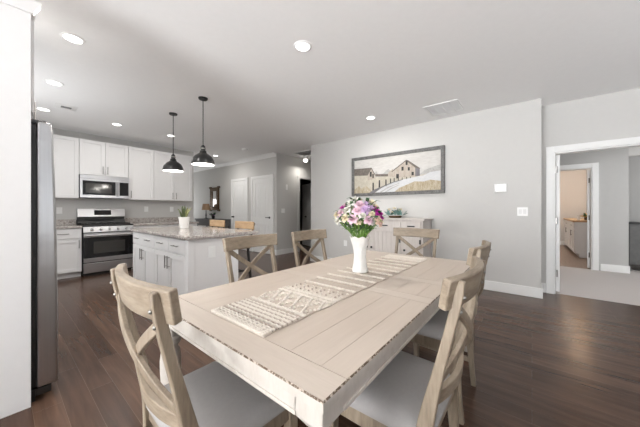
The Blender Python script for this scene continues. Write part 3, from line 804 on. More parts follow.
# ------------------------------------------------------------------ dining table
TX0, TX1, TY0, TY1, TZ = .477, 2.60, .378, 1.450, .76
t = thing('dining_table', 'large whitewashed farmhouse dining table with turned legs in the foreground', 'table', (1.54, .914, 0))
b = B(); th = .028; c = .004
def slab(b, x0, x1, y0, y1, mi): box(b, x0, x1, y0, y1, TZ - th, TZ, mi)
gq = .0012
secs = [(TX0 + c, .585, 1), (.585, 1.30, 0), (1.30, 1.39, 1), (1.39, 1.66, 0), (1.66, 1.75, 1), (1.75, 2.49, 0), (2.49, TX1 - c, 1)]
ys = [TY0 + c, .472, .600, .757, .914, 1.071, 1.228, 1.356, TY1 - c]
for xa, xb, across in secs:
    if across:
        slab(b, xa + gq, xb - gq, TY0 + c, TY1 - c, 1)
    else:
        for ya, yb in zip(ys, ys[1:]): slab(b, xa + gq, xb - gq, ya + gq / 2, yb - gq / 2, 0)
box(b, TX0 + .02, TX1 - .02, TY0 + .02, TY1 - .02, TZ - th - .002, TZ - .004, 3)
# worn chamfer round the rim and the rim itself
R0 = [(TX0 + c, TY0 + c), (TX1 - c, TY0 + c), (TX1 - c, TY1 - c), (TX0 + c, TY1 - c)]
R1 = [(TX0, TY0), (TX1, TY0), (TX1, TY1), (TX0, TY1)]
for k in range(4):
    a, d = R0[k], R0[(k + 1) % 4]; e, f_ = R1[k], R1[(k + 1) % 4]
    v = [b.verts.new(p) for p in ((*a, TZ), (*d, TZ), (*f_, TZ - c), (*e, TZ - c), (*f_, TZ - th), (*e, TZ - th), (*a, TZ - th), (*d, TZ - th))]
    b.faces.new((v[0], v[1], v[2], v[3])).material_index = 2
    b.faces.new((v[3], v[2], v[4], v[5])).material_index = 4
    b.faces.new((v[5], v[4], v[7], v[6])).material_index = 4
top = obj('tabletop', b, [TABLE, TABLEX, WEAR, GROOVE, TLEG], t, smooth=0)
bA = B(); i_ = .012
AZ0, AZ1 = .675, TZ - th
box(bA, TX0 + i_, TX0 + i_ + .022, TY0 + .1, TY1 - .1, AZ0, AZ1); box(bA, TX1 - i_ - .022, TX1 - i_, TY0 + .1, TY1 - .1, AZ0, AZ1)
box(bA, TX0 + .1, TX1 - .1, TY0 + i_, TY0 + i_ + .022, AZ0, AZ1); box(bA, TX0 + .1, TX1 - .1, TY1 - i_ - .022, TY1 - i_, AZ0, AZ1)
box(bA, TX0 + i_ - .004, TX0 + i_ + .022, TY0 + .1, TY1 - .1, AZ0, AZ0 + .012); box(bA, TX0 + .1, TX1 - .1, TY0 + i_ - .004, TY0 + i_ + .02, AZ0, AZ0 + .012)
obj('apron', bA, TLEG, t, bevel=.002)
for sx, cx in ((1, TX0 + .06), (-1, TX1 - .06)):
    for sy, cy in ((1, TY0 + .06), (-1, TY1 - .06)):
        b = B(); q = .048
        box(b, cx - q, cx + q, cy - q, cy + q, .674, AZ1)
        lathe(b, [(q * 1.40, .674), (.036, .642)], cx, cy, 4)
        bmesh.ops.rotate(b, verts=b.verts[8:], cent=(cx, cy, 0), matrix=Matrix.Rotation(PI / 4, 3, 'Z'))
        lathe(b, [(.030, .650), (.029, .61), (.030, .588), (.042, .582), (.046, .570), (.046, .560), (.040, .552), (.034, .546), (.034, .530), (.042, .515), (.047, .47), (.046, .42), (.041, .34), (.036, .24), (.031, .15), (.031, .13), (.040, .122), (.042, .108), (.036, .098), (.030, .088), (.036, .06), (.038, .04), (.034, .012), (.030, 0)], cx, cy, 28)
        obj('leg', b, TLEG, t, bevel=.003)

# table runner
CREAM = (.74, .68, .61); BEIGE = (.56, .485, .415); GREY = (.46, .395, .335); DARK = (.09, .08, .075)
RX0, RX1, RY0, RY1 = .588, 2.435, .735, 1.095
b = B()
nx, ny = 120, 26
grid = []
rnd = random.Random(3)
for i in range(nx + 1):
    x = RX0 + (RX1 - RX0) * i / nx; row = []
    for j in range(ny + 1):
        y = RY0 + (RY1 - RY0) * j / ny + .004 * math.sin(x * 31) * (1 if j in (0, ny) else .4)
        z = .7645 + .0012 * math.sin(x * 120) + .0006 * rnd.random()
        row.append(b.verts.new((x, y, z)))
    grid.append(row)
for i in range(nx):
    for j in range(ny): b.faces.new((grid[i][j], grid[i + 1][j], grid[i + 1][j + 1], grid[i][j + 1])).material_index = 0
edge = [grid[0][j] for j in range(ny + 1)] + [grid[i][ny] for i in range(1, nx + 1)] + [grid[nx][j] for j in range(ny - 1, -1, -1)] + [grid[i][0] for i in range(nx - 1, 0, -1)]
low = [b.verts.new((v.co.x, v.co.y, .7603)) for v in edge]
for k in range(len(edge)): b.faces.new((edge[k], low[k], low[(k + 1) % len(edge)], edge[(k + 1) % len(edge)]))
def cord(x, r, mi, wob=.003, y0=RY0, y1=RY1, beads=False):
    n = 44; pts = []; rr = []
    for k in range(n + 1):
        pts.append((x + wob * math.sin(k * 1.7 + x * 50), y0 + (y1 - y0) * k / n, .7655 + r * .6)); rr.append(r * (1 + (.35 * math.sin(k * 2.6) if beads else .1 * math.sin(k * 1.9))))
    tube(b, pts, rr, 6, mi)
for x in (.592, .600, .61): cord(x, .004, 1)
for x in (.624, .638, .652, .668): cord(x, .0045, 1 if x != .652 else 2, beads=True)
for x in (.629, .643, .657): cord(x, .0022, 3)
for k in range(11): cord(.68 + k * .009, .0045, 1 if k % 3 else 2, beads=True)
for x in (.80, .81, .985, .995, 1.02, 1.032): cord(x, .0052, 1, beads=True)
# knotted diamonds
for k in range(5):
    cy_ = RY0 + .035 + k * .073
    for m in range(16):
        a = 2 * PI * m / 16; px = .897 + .075 * max(-1, min(1, (2 / PI) * math.asin(math.cos(a)))); py = cy_ + .034 * (2 / PI) * math.asin(math.sin(a))
        lathe(b, [(.003, .764), (.0075, .767), (.006, .773), (.002, .775)], px, py, 7, 1)
for k in range(6):
    for m in range(7):
        px = 1.055 + m * .016; py = RY0 + .015 + k * .06 + .02 * abs((m % 4) - 2)
        lathe(b, [(.003, .764), (.007, .767), (.005, .772), (.002, .774)], px, py, 6, 2 if m % 2 else 1)
x = 1.20
k = 0
while x < 2.33:
    cord(x, .0062, 1, beads=True); cord(x + .012, .004, 1)
    x += .118
for x in (2.345, 2.36, 2.375, 2.39, 2.405, 2.42, 2.43): cord(x, .0045, 1, beads=True)
run_cloth = ramp_stripes('runner_weave', [(0, CREAM), (.06, BEIGE), (.10, GREY), (.16, BEIGE), (.24, CREAM), (.30, BEIGE), (.34, GREY), (.42, GREY), (.5, BEIGE), (.6, GREY), (.7, BEIGE), (.8, GREY), (.9, BEIGE), (.94, CREAM), (1, CREAM)], 0, RX0 - 1.51, RX1 - 1.51)
rn = obj('table_runner', b, [run_cloth, plain('cream_yarn', CREAM, .95, var=.12, scale=90, bump=.4, bscale=500), plain('taupe_yarn', GREY, .95, var=.12, scale=90), plain('charcoal_yarn', DARK, .95)], origin=(1.51, .915, .76))
tag(rn, 'textured cream woven runner laid along the dining table', 'table runner')


# ------------------------------------------------------------------ dining chairs
def chair_parts(t):
    kw = dict(world=False)
    def spine(s):     # back post centre line in x, z: sabre foot, straight seat, leaning back
        pts = [(-.180, 0), (-.166, .16), (-.156, .32), (-.156, .46), (-.178, .58), (-.210, .72), (-.243, .86), (-.272, .995)]
        f = s * (len(pts) - 1); i = min(int(f), len(pts) - 2); u = f - i
        p0, p1, p2, p3 = pts[max(i - 1, 0)], pts[i], pts[i + 1], pts[min(i + 2, len(pts) - 1)]
        return tuple(.5 * ((2 * p1[d]) + (-p0[d] + p2[d]) * u + (2 * p0[d] - 5 * p1[d] + 4 * p2[d] - p3[d]) * u * u + (-p0[d] + 3 * p1[d] - 3 * p2[d] + p3[d]) * u ** 3) for d in (0, 1))
    def sp_at(z):
        lo, hi = 0.0, 1.0
        for _ in range(30):
            m = (lo + hi) / 2
            if spine(m)[1] < z: lo = m
            else: hi = m
        return spine(lo)[0]
    for s in (-1, 1):
        b = B(); n = 20; pts = []; W = []; T = []
        for k in range(n + 1):
            x, z = spine(k / n); pts.append((x, s * (.205 + .012 * max(0, z - .45)), z)); W.append(.028); T.append(.029 + .023 * math.exp(-((z - .44) / .2) ** 2))
        T[-1] = .016; T[-2] = .027
        sweep(b, pts, (0, 1, 0), W, T); obj('back_leg', b, CHAIR, t, bevel=.004, **kw)
        for zz in (.90, .945):
            b = B(); x = sp_at(zz) - .017; tube(b, [(x + .006, s * .2105, zz), (x, s * .2105, zz), (x - .004, s * .2105, zz)], [.0065, .0065, .003], 10); obj('bolt', b, BOLT, t, **kw)
        b = B(); sweep(b, [(.215, s * .215, 0), (.215, s * .215, .30), (.213, s * .213, .44)], (0, 1, 0), [.032, .04, .044], [.032, .04, .044]); obj('front_leg', b, CHAIR, t, bevel=.004, **kw)
        b = B(); box(b, -.15, .20, s * .216 - .011, s * .216 + .011, .385, .445); obj('side_rail', b, CHAIR, t, bevel=.003, **kw)
        b = B(); sweep(b, [(-.16, s * .207, .17), (.21, s * .213, .17)], (0, 0, 1), .032, .02); obj('stretcher', b, CHAIR, t, bevel=.003, **kw)
    b = B(); box(b, .20, .226, -.20, .20, .385, .445); obj('front_rail', b, CHAIRH, t, bevel=.003, **kw)
    b = B(); box(b, -.165, -.143, -.195, .195, .385, .445); obj('rear_rail', b, CHAIRH, t, bevel=.003, **kw)
    b = B(); sweep(b, [(.0, -.205, .17), (.0, .205, .17)], (0, 0, 1), .032, .02); obj('stretcher', b, CHAIRH, t, bevel=.003, **kw)
    # bowed top rail, in front of the posts
    b = B(); n = 14; bow = lambda v: -.046 * (1 - (v / .252) ** 2)
    pts = [(sp_at(.955) + .034 + bow(-.252 + .504 * k / n), -.252 + .504 * k / n, .955) for k in range(n + 1)]
    sweep(b, pts, (-.19, 0, 1), .098, .027); obj('top_rail', b, CHAIRH, t, bevel=.005, **kw)
    # lower cross rail
    b = B(); pts = [(sp_at(.585) - .040 * (1 - (v / .2) ** 2) + .002, v, .588) for v in [-.2 + .4 * k / n for k in range(n + 1)]]
    sweep(b, pts, (-.1, 0, 1), .05, .02); obj('lower_rail', b, CHAIRH, t, bevel=.003, **kw)
    # X braces
    for s, off in ((1, .004), (-1, -.008)):
        b = B(); m = 16; pts = []
        for k in range(m + 1):
            u = k / m; z = .902 - .285 * u; v = s * (-.197 + .394 * u)
            z += s * .0 + .018 * math.sin(PI * u * 2) * 0
            pts.append((sp_at(z) - .040 * (1 - (v / .2) ** 2) + .008 + off, v, z))
        sweep(b, pts, (0, .62, .78) if s > 0 else (0, -.62, .78), .034, .016); obj('cross_brace', b, CHAIR, t, bevel=.003, **kw)
    # upholstered seat
    b = B(); nn = 18; g2 = []
    for i in range(nn + 1):
        row = []
        for j in range(nn + 1):
            u, v = -1 + 2 * i / nn, -1 + 2 * j / nn
            x = .035 + u * .212; y = v * (.238 - .012 * (1 - u) / 2 - .0)
            if u < -.8: y *= .82
            dome = max(0, (1 - abs(u) ** 5)) * max(0, (1 - abs(v) ** 5))
            row.append(b.verts.new((x, y, .462 + .042 * dome ** .6)))
        g2.append(row)
    for i in range(nn):
        for j in range(nn): b.faces.new((g2[i][j], g2[i + 1][j], g2[i + 1][j + 1], g2[i][j + 1]))
    ed = [g2[0][j] for j in range(nn + 1)] + [g2[i][nn] for i in range(1, nn + 1)] + [g2[nn][j] for j in range(nn - 1, -1, -1)] + [g2[i][0] for i in range(nn - 1, 0, -1)]
    lw = [b.verts.new((v.co.x, v.co.y, .446)) for v in ed]
    for k in range(len(ed)): b.faces.new((ed[k], lw[k], lw[(k + 1) % len(ed)], ed[(k + 1) % len(ed)]))
    b.faces.new(lw)
    obj('seat', b, LINEN, t, smooth=60, **kw)


g = 'cross-back chairs around the dining table'
ch = thing('dining_chair', 'cross-back chair at the head of the table nearest the camera, its back to the refrigerator', 'chair', (.531, .972, 0), -.028, g)
chair_parts(ch)
dup(ch, (1.095, .435, 0), PI / 2, 'cross-back chair in front, nearer of the two with their backs to the dark open floor', g)
dup(ch, (1.86, .492, 0), PI / 2, 'cross-back chair behind another, its backrest just before the wall baseboard', g)
dup(ch, (1.28, 1.50, 0), -PI / 2, 'cross-back chair across the table, standing before the island end panel', g)
dup(ch, (1.98, 1.50, 0), -PI / 2, 'cross-back chair across the table, standing before the hall opening', g)
dup(ch, (2.69, 1.012, 0), PI, 'cross-back chair at the far table end, in front of the sideboard', g)

# ------------------------------------------------------------------ vase and cut flowers
VX, VY, VZ = 1.639, .962, .7675
b = B()
pr_ = [(.052, 0), (.056, .004), (.055, .02), (.047, .06), (.043, .11), (.045, .15), (.053, .19), (.066, .23), (.073, .252)]
seg = 40; rings = []
for r, z in pr_ + [(.069, .252), (.06, .225), (.048, .185), (.04, .14)]:
    rings.append([b.verts.new((r * (1 + .02 * math.cos(8 * 2 * PI * k / seg)) * math.cos(2 * PI * k / seg), r * (1 + .02 * math.cos(8 * 2 * PI * k / seg)) * math.sin(2 * PI * k / seg), z + (.006 * math.cos(8 * 2 * PI * k / seg) if z > .24 else 0))) for k in range(seg)])
for a, d in zip(rings, rings[1:]):
    for k in range(seg): b.faces.new((a[k], a[(k + 1) % seg], d[(k + 1) % seg], d[k]))
b.faces.new(list(reversed(rings[0]))); b.faces.new(rings[-1])
vs_ = obj('vase', b, plain('textured_white_ceramic', (.84, .83, .80), .35, bump=.5, bscale=60)); vs_.location = (VX, VY, VZ); tag(vs_, 'tall flared white ceramic vase on the table runner', 'vase')


def bloom_mesh(rad, layers, rng, cup=.5):
    b = B()
    for li, (n, rf, tilt) in enumerate(layers):
        for k in range(n):
            a = 2 * PI * (k + .5 * (li % 2)) / n + rng.uniform(-.15, .15); L = rad * rf; w = L * rng.uniform(.75, .95)
            ca, sa = math.cos(a), math.sin(a); rows = []
            for i in range(5):
                s = i / 4; el = tilt + cup * s * s * (-.5 if tilt < .5 else .6) + rng.uniform(-.05, .05)
                rr = L * s * math.cos(el); zz = L * s * math.sin(el)
                half = w * .5 * math.sin(PI * min(.92, .12 + s * .78)) ** .8
                row = []
                for q in (-1, -.4, .4, 1):
                    x, y = rr, q * half; dz = .18 * half * q * q + .05 * L * rng.uniform(-1, 1) * s
                    row.append(b.verts.new((x * ca - y * sa, x * sa + y * ca, zz + dz)))
                rows.append(row)
            for p, r_ in zip(rows, rows[1:]):
                for q in range(3): b.faces.new((p[q], p[q + 1], r_[q + 1], r_[q]))
    return b


RS = .80
PET = {'white': plain('white_petal', (.72, .70, .63), .6, var=.15), 'pink': plain('pale_pink_petal', (.74, .54, .61), .6, var=.2),
       'lilac': plain('lilac_petal', (.66, .48, .70), .6, var=.2), 'cream': plain('cream_petal', (.70, .62, .45), .6, var=.2),
       'magenta': plain('magenta_petal', (.52, .025, .36), .55, var=.3), 'peach': plain('peach_petal', (.74, .56, .46), .6, var=.2)}
RGT = Vector((math.sin(YAW), -math.cos(YAW), 0)); FWD = Vector((math.cos(YAW), math.sin(YAW), 0))
FL = [  # lateral, height above rim, depth (towards the camera negative), radius, colour, label
    (-.035, .265, .00, .042, 'white', 'white bloom at the very top of the bouquet'),
    (-.072, .235, -.03, .040, 'white', 'white bloom beside the topmost one, over the pale pink'),
    (-.012, .225, -.05, .048, 'pink', 'pale pink bloom high in the middle of the bouquet'),
    (.035, .225, -.03, .045, 'lilac', 'lilac bloom high beside the cream blooms'),
    (.020, .190, -.09, .048, 'lilac', 'lilac bloom at the front centre of the bouquet'),
    (-.035, .185, -.09, .046, 'pink', 'pale pink bloom front centre beside the lilac one'),
    (.060, .200, -.06, .042, 'lilac', 'lilac bloom just above the magenta cluster'),
    (.085, .245, .00, .040, 'cream', 'cream bloom at the upper edge above the magenta cluster'),
    (.110, .215, -.01, .036, 'cream', 'cream bloom behind the magenta cluster'),
    (.098, .190, -.06, .040, 'magenta', 'magenta bloom uppermost of the cluster'),
    (.130, .165, -.04, .040, 'magenta', 'magenta bloom farthest out on the cluster'),
    (.095, .155, -.09, .036, 'magenta', 'magenta bloom at the front of the cluster'),
    (.137, .135, -.05, .034, 'magenta', 'magenta bloom lowest of the cluster'),
    (.112, .108, -.09, .046, 'peach', 'peach bloom below the magenta cluster'),
    (.098, .132, -.11, .034, 'peach', 'small peach bloom tucked between magenta and green leaves'),
    (.030, .125, -.13, .044, 'pink', 'pale pink bloom low at the front, over the leaves'),
    (-.070, .130, -.12, .046, 'pink', 'pale pink bloom low at the front near the trailing side'),
    (-.100, .185, -.05, .042, 'white', 'white bloom on the outer shoulder of the bouquet'),
    (-.140, .170, -.04, .040, 'pink', 'pale pink bloom at the outer edge of the bouquet'),
    (-.165, .155, -.02, .040, 'cream', 'cream bloom at the outermost edge opposite the magenta'),
    (-.160, .115, -.05, .036, 'white', 'white bloom lowest on the outer edge opposite the magenta'),
    (-.115, .135, -.09, .040, 'cream', 'cream bloom on the outer front, under the pale pink edge bloom'),
    (-.060, .200, .07, .044, 'white', 'white bloom at the back of the bouquet'),
    (.030, .210, .08, .044, 'pink', 'pale pink bloom at the back of the bouquet'),
    (.110, .170, .07, .042, 'cream', 'cream bloom at the back behind the magenta cluster'),
    (-.130, .140, .06, .042, 'lilac', 'lilac bloom at the back of the bouquet'),
    (-.100, .222, .01, .036, 'pink', 'small pale pink bloom beside the white ones near the top'),
    (-.005, .262, .02, .034, 'cream', 'small cream bloom at the top next to the white one'),
    (.055, .258, .01, .036, 'white', 'white bloom at the top between lilac and cream'),
    (-.002, .150, -.12, .036, 'white', 'white bloom low at the front centre'),
    (-.125, .205, .00, .032, 'magenta', 'small magenta bloom on the side away from the cluster'),
    (.062, .165, -.11, .030, 'cream', 'small cream bloom at the front beside the magenta cluster'),
    (.060, .110, -.11, .032, 'white', 'white bloom lowest at the front, above the vase rim'),
    (-.030, .112, -.12, .030, 'cream', 'small cream bloom lowest at the front, towards the trailing side'),
]
rng = random.Random(11)
LAY = [(6, 1.05, .1), (6, .9, .5), (5, .68, .9), (4, .45, 1.2)]
for s, hgt, dep, rad, colr, lab in FL:
    dep *= 1.15
    P0 = Vector((VX, VY, VZ + .25)) + RGT * s + FWD * dep + Vector((0, 0, hgt))
    base = Vector((VX, VY, VZ + .12)) + RGT * s * .08 + FWD * dep * .08
    neck = Vector((VX, VY, VZ + .25)) + (RGT * s + FWD * dep) * .28
    t = thing('cut_flower', lab, 'flower', P0, 0, 'cut flowers in the vase')
    dirv = (P0 - neck).normalized()
    # lean the bloom outwards
    axis = (dirv * .5 + (RGT * s + FWD * dep).normalized() * .7 + Vector((0, 0, .35))).normalized()
    bm = bloom_mesh(rad * RS, LAY, rng)
    bmesh.ops.rotate(bm, verts=bm.verts[:], cent=(0, 0, 0), matrix=Vector((0, 0, 1)).rotation_difference(axis).to_matrix())
    obj('bloom', bm, PET[colr], t, world=False, smooth=80)
    bs = B(); tube(bs, [base, neck, neck.lerp(P0, .5) + Vector((0, 0, .01)), P0 - axis * .004], .0032, 6); obj('stem', bs, STEMM, t)
    for q in range(4):
        m = neck.lerp(P0, .2 + .24 * q); a = rng.uniform(0, 2 * PI)
        d = (Vector((math.cos(a), math.sin(a), .75)) + (RGT * s + FWD * dep).normalized() * .5).normalized(); L = rng.uniform(.05, .085)
        bl = B(); sweep(bl, [m, m + d * L * .3 + Vector((0, 0, .012)), m + d * L * .65 + Vector((0, 0, .012)), m + d * L - Vector((0, 0, .01))], d.cross(Vector((0, 0, 1))), [.005, .026, .024, .002], .0016)
        obj('leaf', bl, [LEAF, LEAFD, STEMM, LEAFD][q], t)

# ------------------------------------------------------------------ sideboard and its arrangement
PSB = lambda u, n, z: (4.23 - n, u, z)
t = thing('sideboard', 'whitewashed sideboard with plank doors under the barn painting', 'sideboard', (4.44, 1.95, 0))
bx = mk(PSB)
S0, S1, ST = 1.335, 2.60, 1.07
b = B(); bx(b, S0, S1, -.42, 0, .09, ST - .03)
for u in (S0, S1 - .07):
    for n0 in (-.42, -.07): bx(b, u, u + .07, n0, n0 + .07, 0, .09)
obj('body', b, SIDEB, t, bevel=.003)
b = B(); bx(b, S0 - .03, S1 + .03, -.43, .035, ST - .03, ST); obj('top', b, SIDEB, t, bevel=.004)
ir = plain('black_iron', (.015, .015, .015), .5)
for u0, u1, ku in ((1.37, 1.665, 1.625), (1.70, 2.26, 2.225), (2.29, 2.57, 2.315)):
    b = B(); bx(b, u0, u1, .001, .018, .845, ST - .055); dr = obj('drawer', b, SIDEB, t, bevel=.003)
    hb = B(); um = (u0 + u1) / 2
    if u0 != 2.29:
        p0, p1 = Vector(PSB(um - .055, .04, .945)), Vector(PSB(um + .055, .04, .945)); tube(hb, [p0, p1], .009, 8)
        for s in (.05, .95): m = p0.lerp(p1, s); tube(hb, [m, m + Vector((.022, 0, 0))], .007, 6)
    else:
        p0 = Vector(PSB(um - .055, .04, .945)); p1 = Vector(PSB(um + .055, .04, .945)); tube(hb, [p0, p1], .009, 8)
        for s in (.05, .95): m = p0.lerp(p1, s); tube(hb, [m, m + Vector((.022, 0, 0))], .007, 6)
    obj('handle', hb, ir, dr)
    b = B(); np_ = max(3, round((u1 - u0) / .075)); w = (u1 - u0) / np_
    bx(b, u0, u1, .001, .010, .12, .83)
    for k in range(np_): bx(b, u0 + k * w + .002, u0 + (k + 1) * w - .002, .010, .018, .12, .83)
    d = obj('door', b, SIDEB, t, bevel=.002)
    hb = B(); p = Vector(PSB(ku, .018, .55)); tube(hb, [p, p + Vector((-.012, 0, 0)), p + Vector((-.018, 0, 0)), p + Vector((-.03, 0, 0)), p + Vector((-.034, 0, 0))], [.007, .007, .018, .018, .012], 14); obj('knob', hb, ir, d)
    hu = u0 + .01 if ku > (u0 + u1) / 2 else u1 - .01
    for zz in (.22, .70):
        hb = B(); p, q = PSB(hu - .012, .017, zz - .035), PSB(hu + .012, .023, zz + .035); box(hb, p[0], q[0], p[1], q[1], p[2], q[2]); obj('hinge', hb, ir, d)

t = thing('floral_arrangement', 'low arrangement of blue-green leaves and cream roses on the sideboard', 'flower arrangement', (4.42, 1.88, ST))
b = B(); lathe(b, [(.07, 0), (.085, .01), (.095, .045), (.09, .05), (.07, .04)], seg=24); bmesh.ops.scale(b, vec=(.7, 1.3, .8), verts=b.verts[:]); obj('dish', b, BRONZE, t, world=False)
TEAL = plain('blue_green_leaf', (.16, .30, .27), .6, var=.3); TEALD = plain('grey_green_leaf', (.10, .17, .14), .6, var=.3)
for k in range(34):
    a = rng.uniform(0, 2 * PI); y = rng.uniform(-.16, .16); b = B(); L = rng.uniform(.08, .14)
    d = Vector((math.cos(a) * .6, math.sin(a) * .8 + y * 3, rng.uniform(.3, 1.1))).normalized(); m = Vector((rng.uniform(-.03, .03), y, .05))
    sweep(b, [m, m + d * L * .35, m + d * L * .7 + Vector((0, 0, .008)), m + d * L], d.cross(Vector((0.3, .2, 1))), [.008, .030, .030, .004], .002)
    obj('leaf', b, [TEAL, TEALD][k % 3 == 0], t, world=False)
for y, z, r in ((-.12, .14, .042), (-.01, .16, .046), (.09, .14, .042), (.03, .10, .034)):
    bm = bloom_mesh(r, LAY, rng); bmesh.ops.translate(bm, verts=bm.verts[:], vec=(-.05, y, z)); obj('bloom', bm, PET['cream'], t, world=False, smooth=80)

# ------------------------------------------------------------------ barn painting
t = thing('framed_painting', 'wide framed painting of two barns and a snowy lane on the dining wall', 'painting', (4.66, 2.02, 1.49))
FY0, FY1, FZ0, FZ1 = 1.12, 2.92, 1.49, 2.285; fw = .06
b = B(); xf0, xf1 = 4.635, 4.678
box(b, xf0, xf1, FY0, FY1, FZ0, FZ0 + fw); box(b, xf0, xf1, FY0, FY1, FZ1 - fw, FZ1); box(b, xf0, xf1, FY0, FY0 + fw, FZ0 + fw, FZ1 - fw); box(b, xf0, xf1, FY1 - fw, FY1, FZ0 + fw, FZ1 - fw)
obj('frame', b, FRAMEG, t, bevel=.006)


def paint(name, c1, c2, sc=(6, 6, 14)):
    return wood(name, c1, c2, sc, .8, fine=.5, bump=0)


AM = [paint('art_sky', (.50, .48, .455), (.66, .645, .62), (2, 2, 7)), paint('art_field', (.42, .38, .30), (.62, .585, .50), (14, 14, 14)), paint('art_roof', (.08, .068, .06), (.24, .21, .18), (20, 20, 20)),
      paint('art_barn_front', (.36, .30, .25), (.56, .50, .43), (20, 24, 5)), paint('art_barn_shade', (.13, .125, .135), (.24, .23, .24), (20, 24, 3)), paint('art_snow', (.55, .555, .57), (.68, .68, .68), (5, 5, 12)),
      paint('art_grass', (.26, .19, .09), (.62, .56, .45), (34, 34, 8)), plain('art_dark', (.04, .038, .038), .8), paint('art_trees', (.32, .31, .30), (.52, .51, .49), (12, 12, 12))]
b = B(); box(b, 4.655, 4.676, FY0 + .03, FY1 - .03, FZ0 + .03, FZ1 - .03, 0)
cnt = [0]
def poly(pts, mi):
    cnt[0] += 1; x = 4.6548 - .0003 * cnt[0]
    v = [b.verts.new((x, p[0], p[1])) for p in pts]; b.faces.new(v).material_index = mi
poly([(2.87, 1.86), (2.12, 1.85), (1.6, 1.83), (1.17, 1.90), (1.17, 1.54), (2.87, 1.54)], 1)
poly([(2.42, 1.86), (2.40, 1.93), (2.36, 1.97), (2.33, 1.90), (2.25, 1.90), (2.20, 1.92), (2.16, 1.96), (2.11, 1.99), (2.06, 1.93), (2.06, 1.85)], 8)
poly([(1.53, 1.83), (1.45, 1.90), (1.36, 1.93), (1.17, 1.98), (1.17, 1.88), (1.45, 1.83)], 8)
poly([(2.38, 1.553), (2.19, 1.67), (1.90, 1.76), (1.458, 1.815), (1.35, 1.86), (1.178, 1.875), (1.178, 1.693), (1.63, 1.69), (1.9, 1.623), (2.0, 1.53)], 5)
poly([(2.294, 1.555), (2.118, 1.65), (1.9, 1.708), (1.9, 1.699), (2.098, 1.634), (2.253, 1.554)], 8)
poly([(2.192, 1.551), (2.043, 1.631), (1.9, 1.678), (1.9, 1.668), (2.027, 1.618), (2.158, 1.55)], 8)
poly([(2.0, 1.54), (1.9, 1.617), (1.687, 1.694), (1.62, 1.72), (1.458, 1.705), (1.35, 1.73), (1.178, 1.695), (1.178, 1.54)], 6)
poly([(2.87, 1.62), (2.75, 1.70), (2.70, 1.64), (2.58, 1.70), (2.50, 1.62), (2.44, 1.545), (2.87, 1.545)], 6)
poly([(2.378, 1.912), (2.118, 1.895), (2.118, 1.846), (2.378, 1.867)], 2)
poly([(2.87, 1.92), (2.551, 1.908), (2.551, 1.796), (2.87, 1.817)], 1)
poly([(2.551, 1.908), (2.471, 2.037), (2.385, 1.9), (2.385, 1.823), (2.551, 1.796)], 3)
poly([(2.87, 2.057), (2.465, 2.047), (2.375, 1.89), (2.39, 1.885), (2.47, 2.02), (2.555, 1.90), (2.87, 1.915)], 2)
poly([(2.118, 1.915), (2.027, 1.98), (1.995, 1.934), (2.027, 1.827), (2.118, 1.846)], 3)
poly([(2.033, 1.94), (1.765, 2.109), (1.605, 1.97), (1.605, 1.805), (1.9, 1.811), (2.033, 1.827)], 3)
poly([(1.605, 1.965), (1.525, 1.936), (1.525, 1.81), (1.605, 1.805)], 4)
poly([(1.79, 2.10), (1.765, 2.12), (1.73, 2.105), (1.515, 1.94), (1.53, 1.93), (1.61, 1.965), (1.765, 2.095)], 2)
poly([(2.05, 1.935), (1.765, 2.122), (1.765, 2.10), (2.04, 1.92)], 2)
for wy, wz, ww, wh in ((1.76, 2.06, .018, .035), (1.835, 1.965, .02, .035), (1.72, 1.95, .018, .03), (1.93, 1.835, .025, .04), (1.65, 1.86, .02, .03), (2.48, 1.92, .02, .05), (2.43, 1.88, .015, .04)):
    poly([(wy + ww, wz - wh), (wy - ww, wz - wh), (wy - ww, wz + wh), (wy + ww, wz + wh)], 7)
for y_, zt, zb in ((2.428, 1.749, 1.587), (2.294, 1.788, 1.629), (2.158, 1.793, 1.668), (2.066, 1.802, 1.709), (1.995, 1.812, 1.735), (1.915, 1.806, 1.745), (1.84, 1.805, 1.76), (1.76, 1.81, 1.77), (1.69, 1.81, 1.78)):
    w_ = .013 * (zt - zb) / .16 + .004; poly([(y_ + w_, zb), (y_ - w_, zb), (y_ - w_ * .8, zt), (y_ + w_ * .8, zt)], 7)
poly([(2.52, 1.545), (2.43, 1.60), (2.30, 1.645), (2.16, 1.69), (2.0, 1.74), (1.85, 1.765), (1.85, 1.755), (2.0, 1.725), (2.16, 1.672), (2.28, 1.62), (2.40, 1.545)], 4)
obj('canvas', b, AM, t, smooth=0)

# ------------------------------------------------------------------ wall plates
def plate(name, label, cat, P, u0, u1, z0, z1, inner, imat=TRIM):
    t = thing(name, label, cat, P((u0 + u1) / 2, 0, (z0 + z1) / 2))
    bx = mk(P); b = B(); bx(b, u0, u1, 0, .006, z0, z1); obj('cover_plate', b, PLATE, t, bevel=.002)
    for nm, a, c_, d, e in inner:
        b = B(); bx(b, a, c_, .006, .011, d, e); obj(nm, b, imat, t, bevel=.001)
    return t


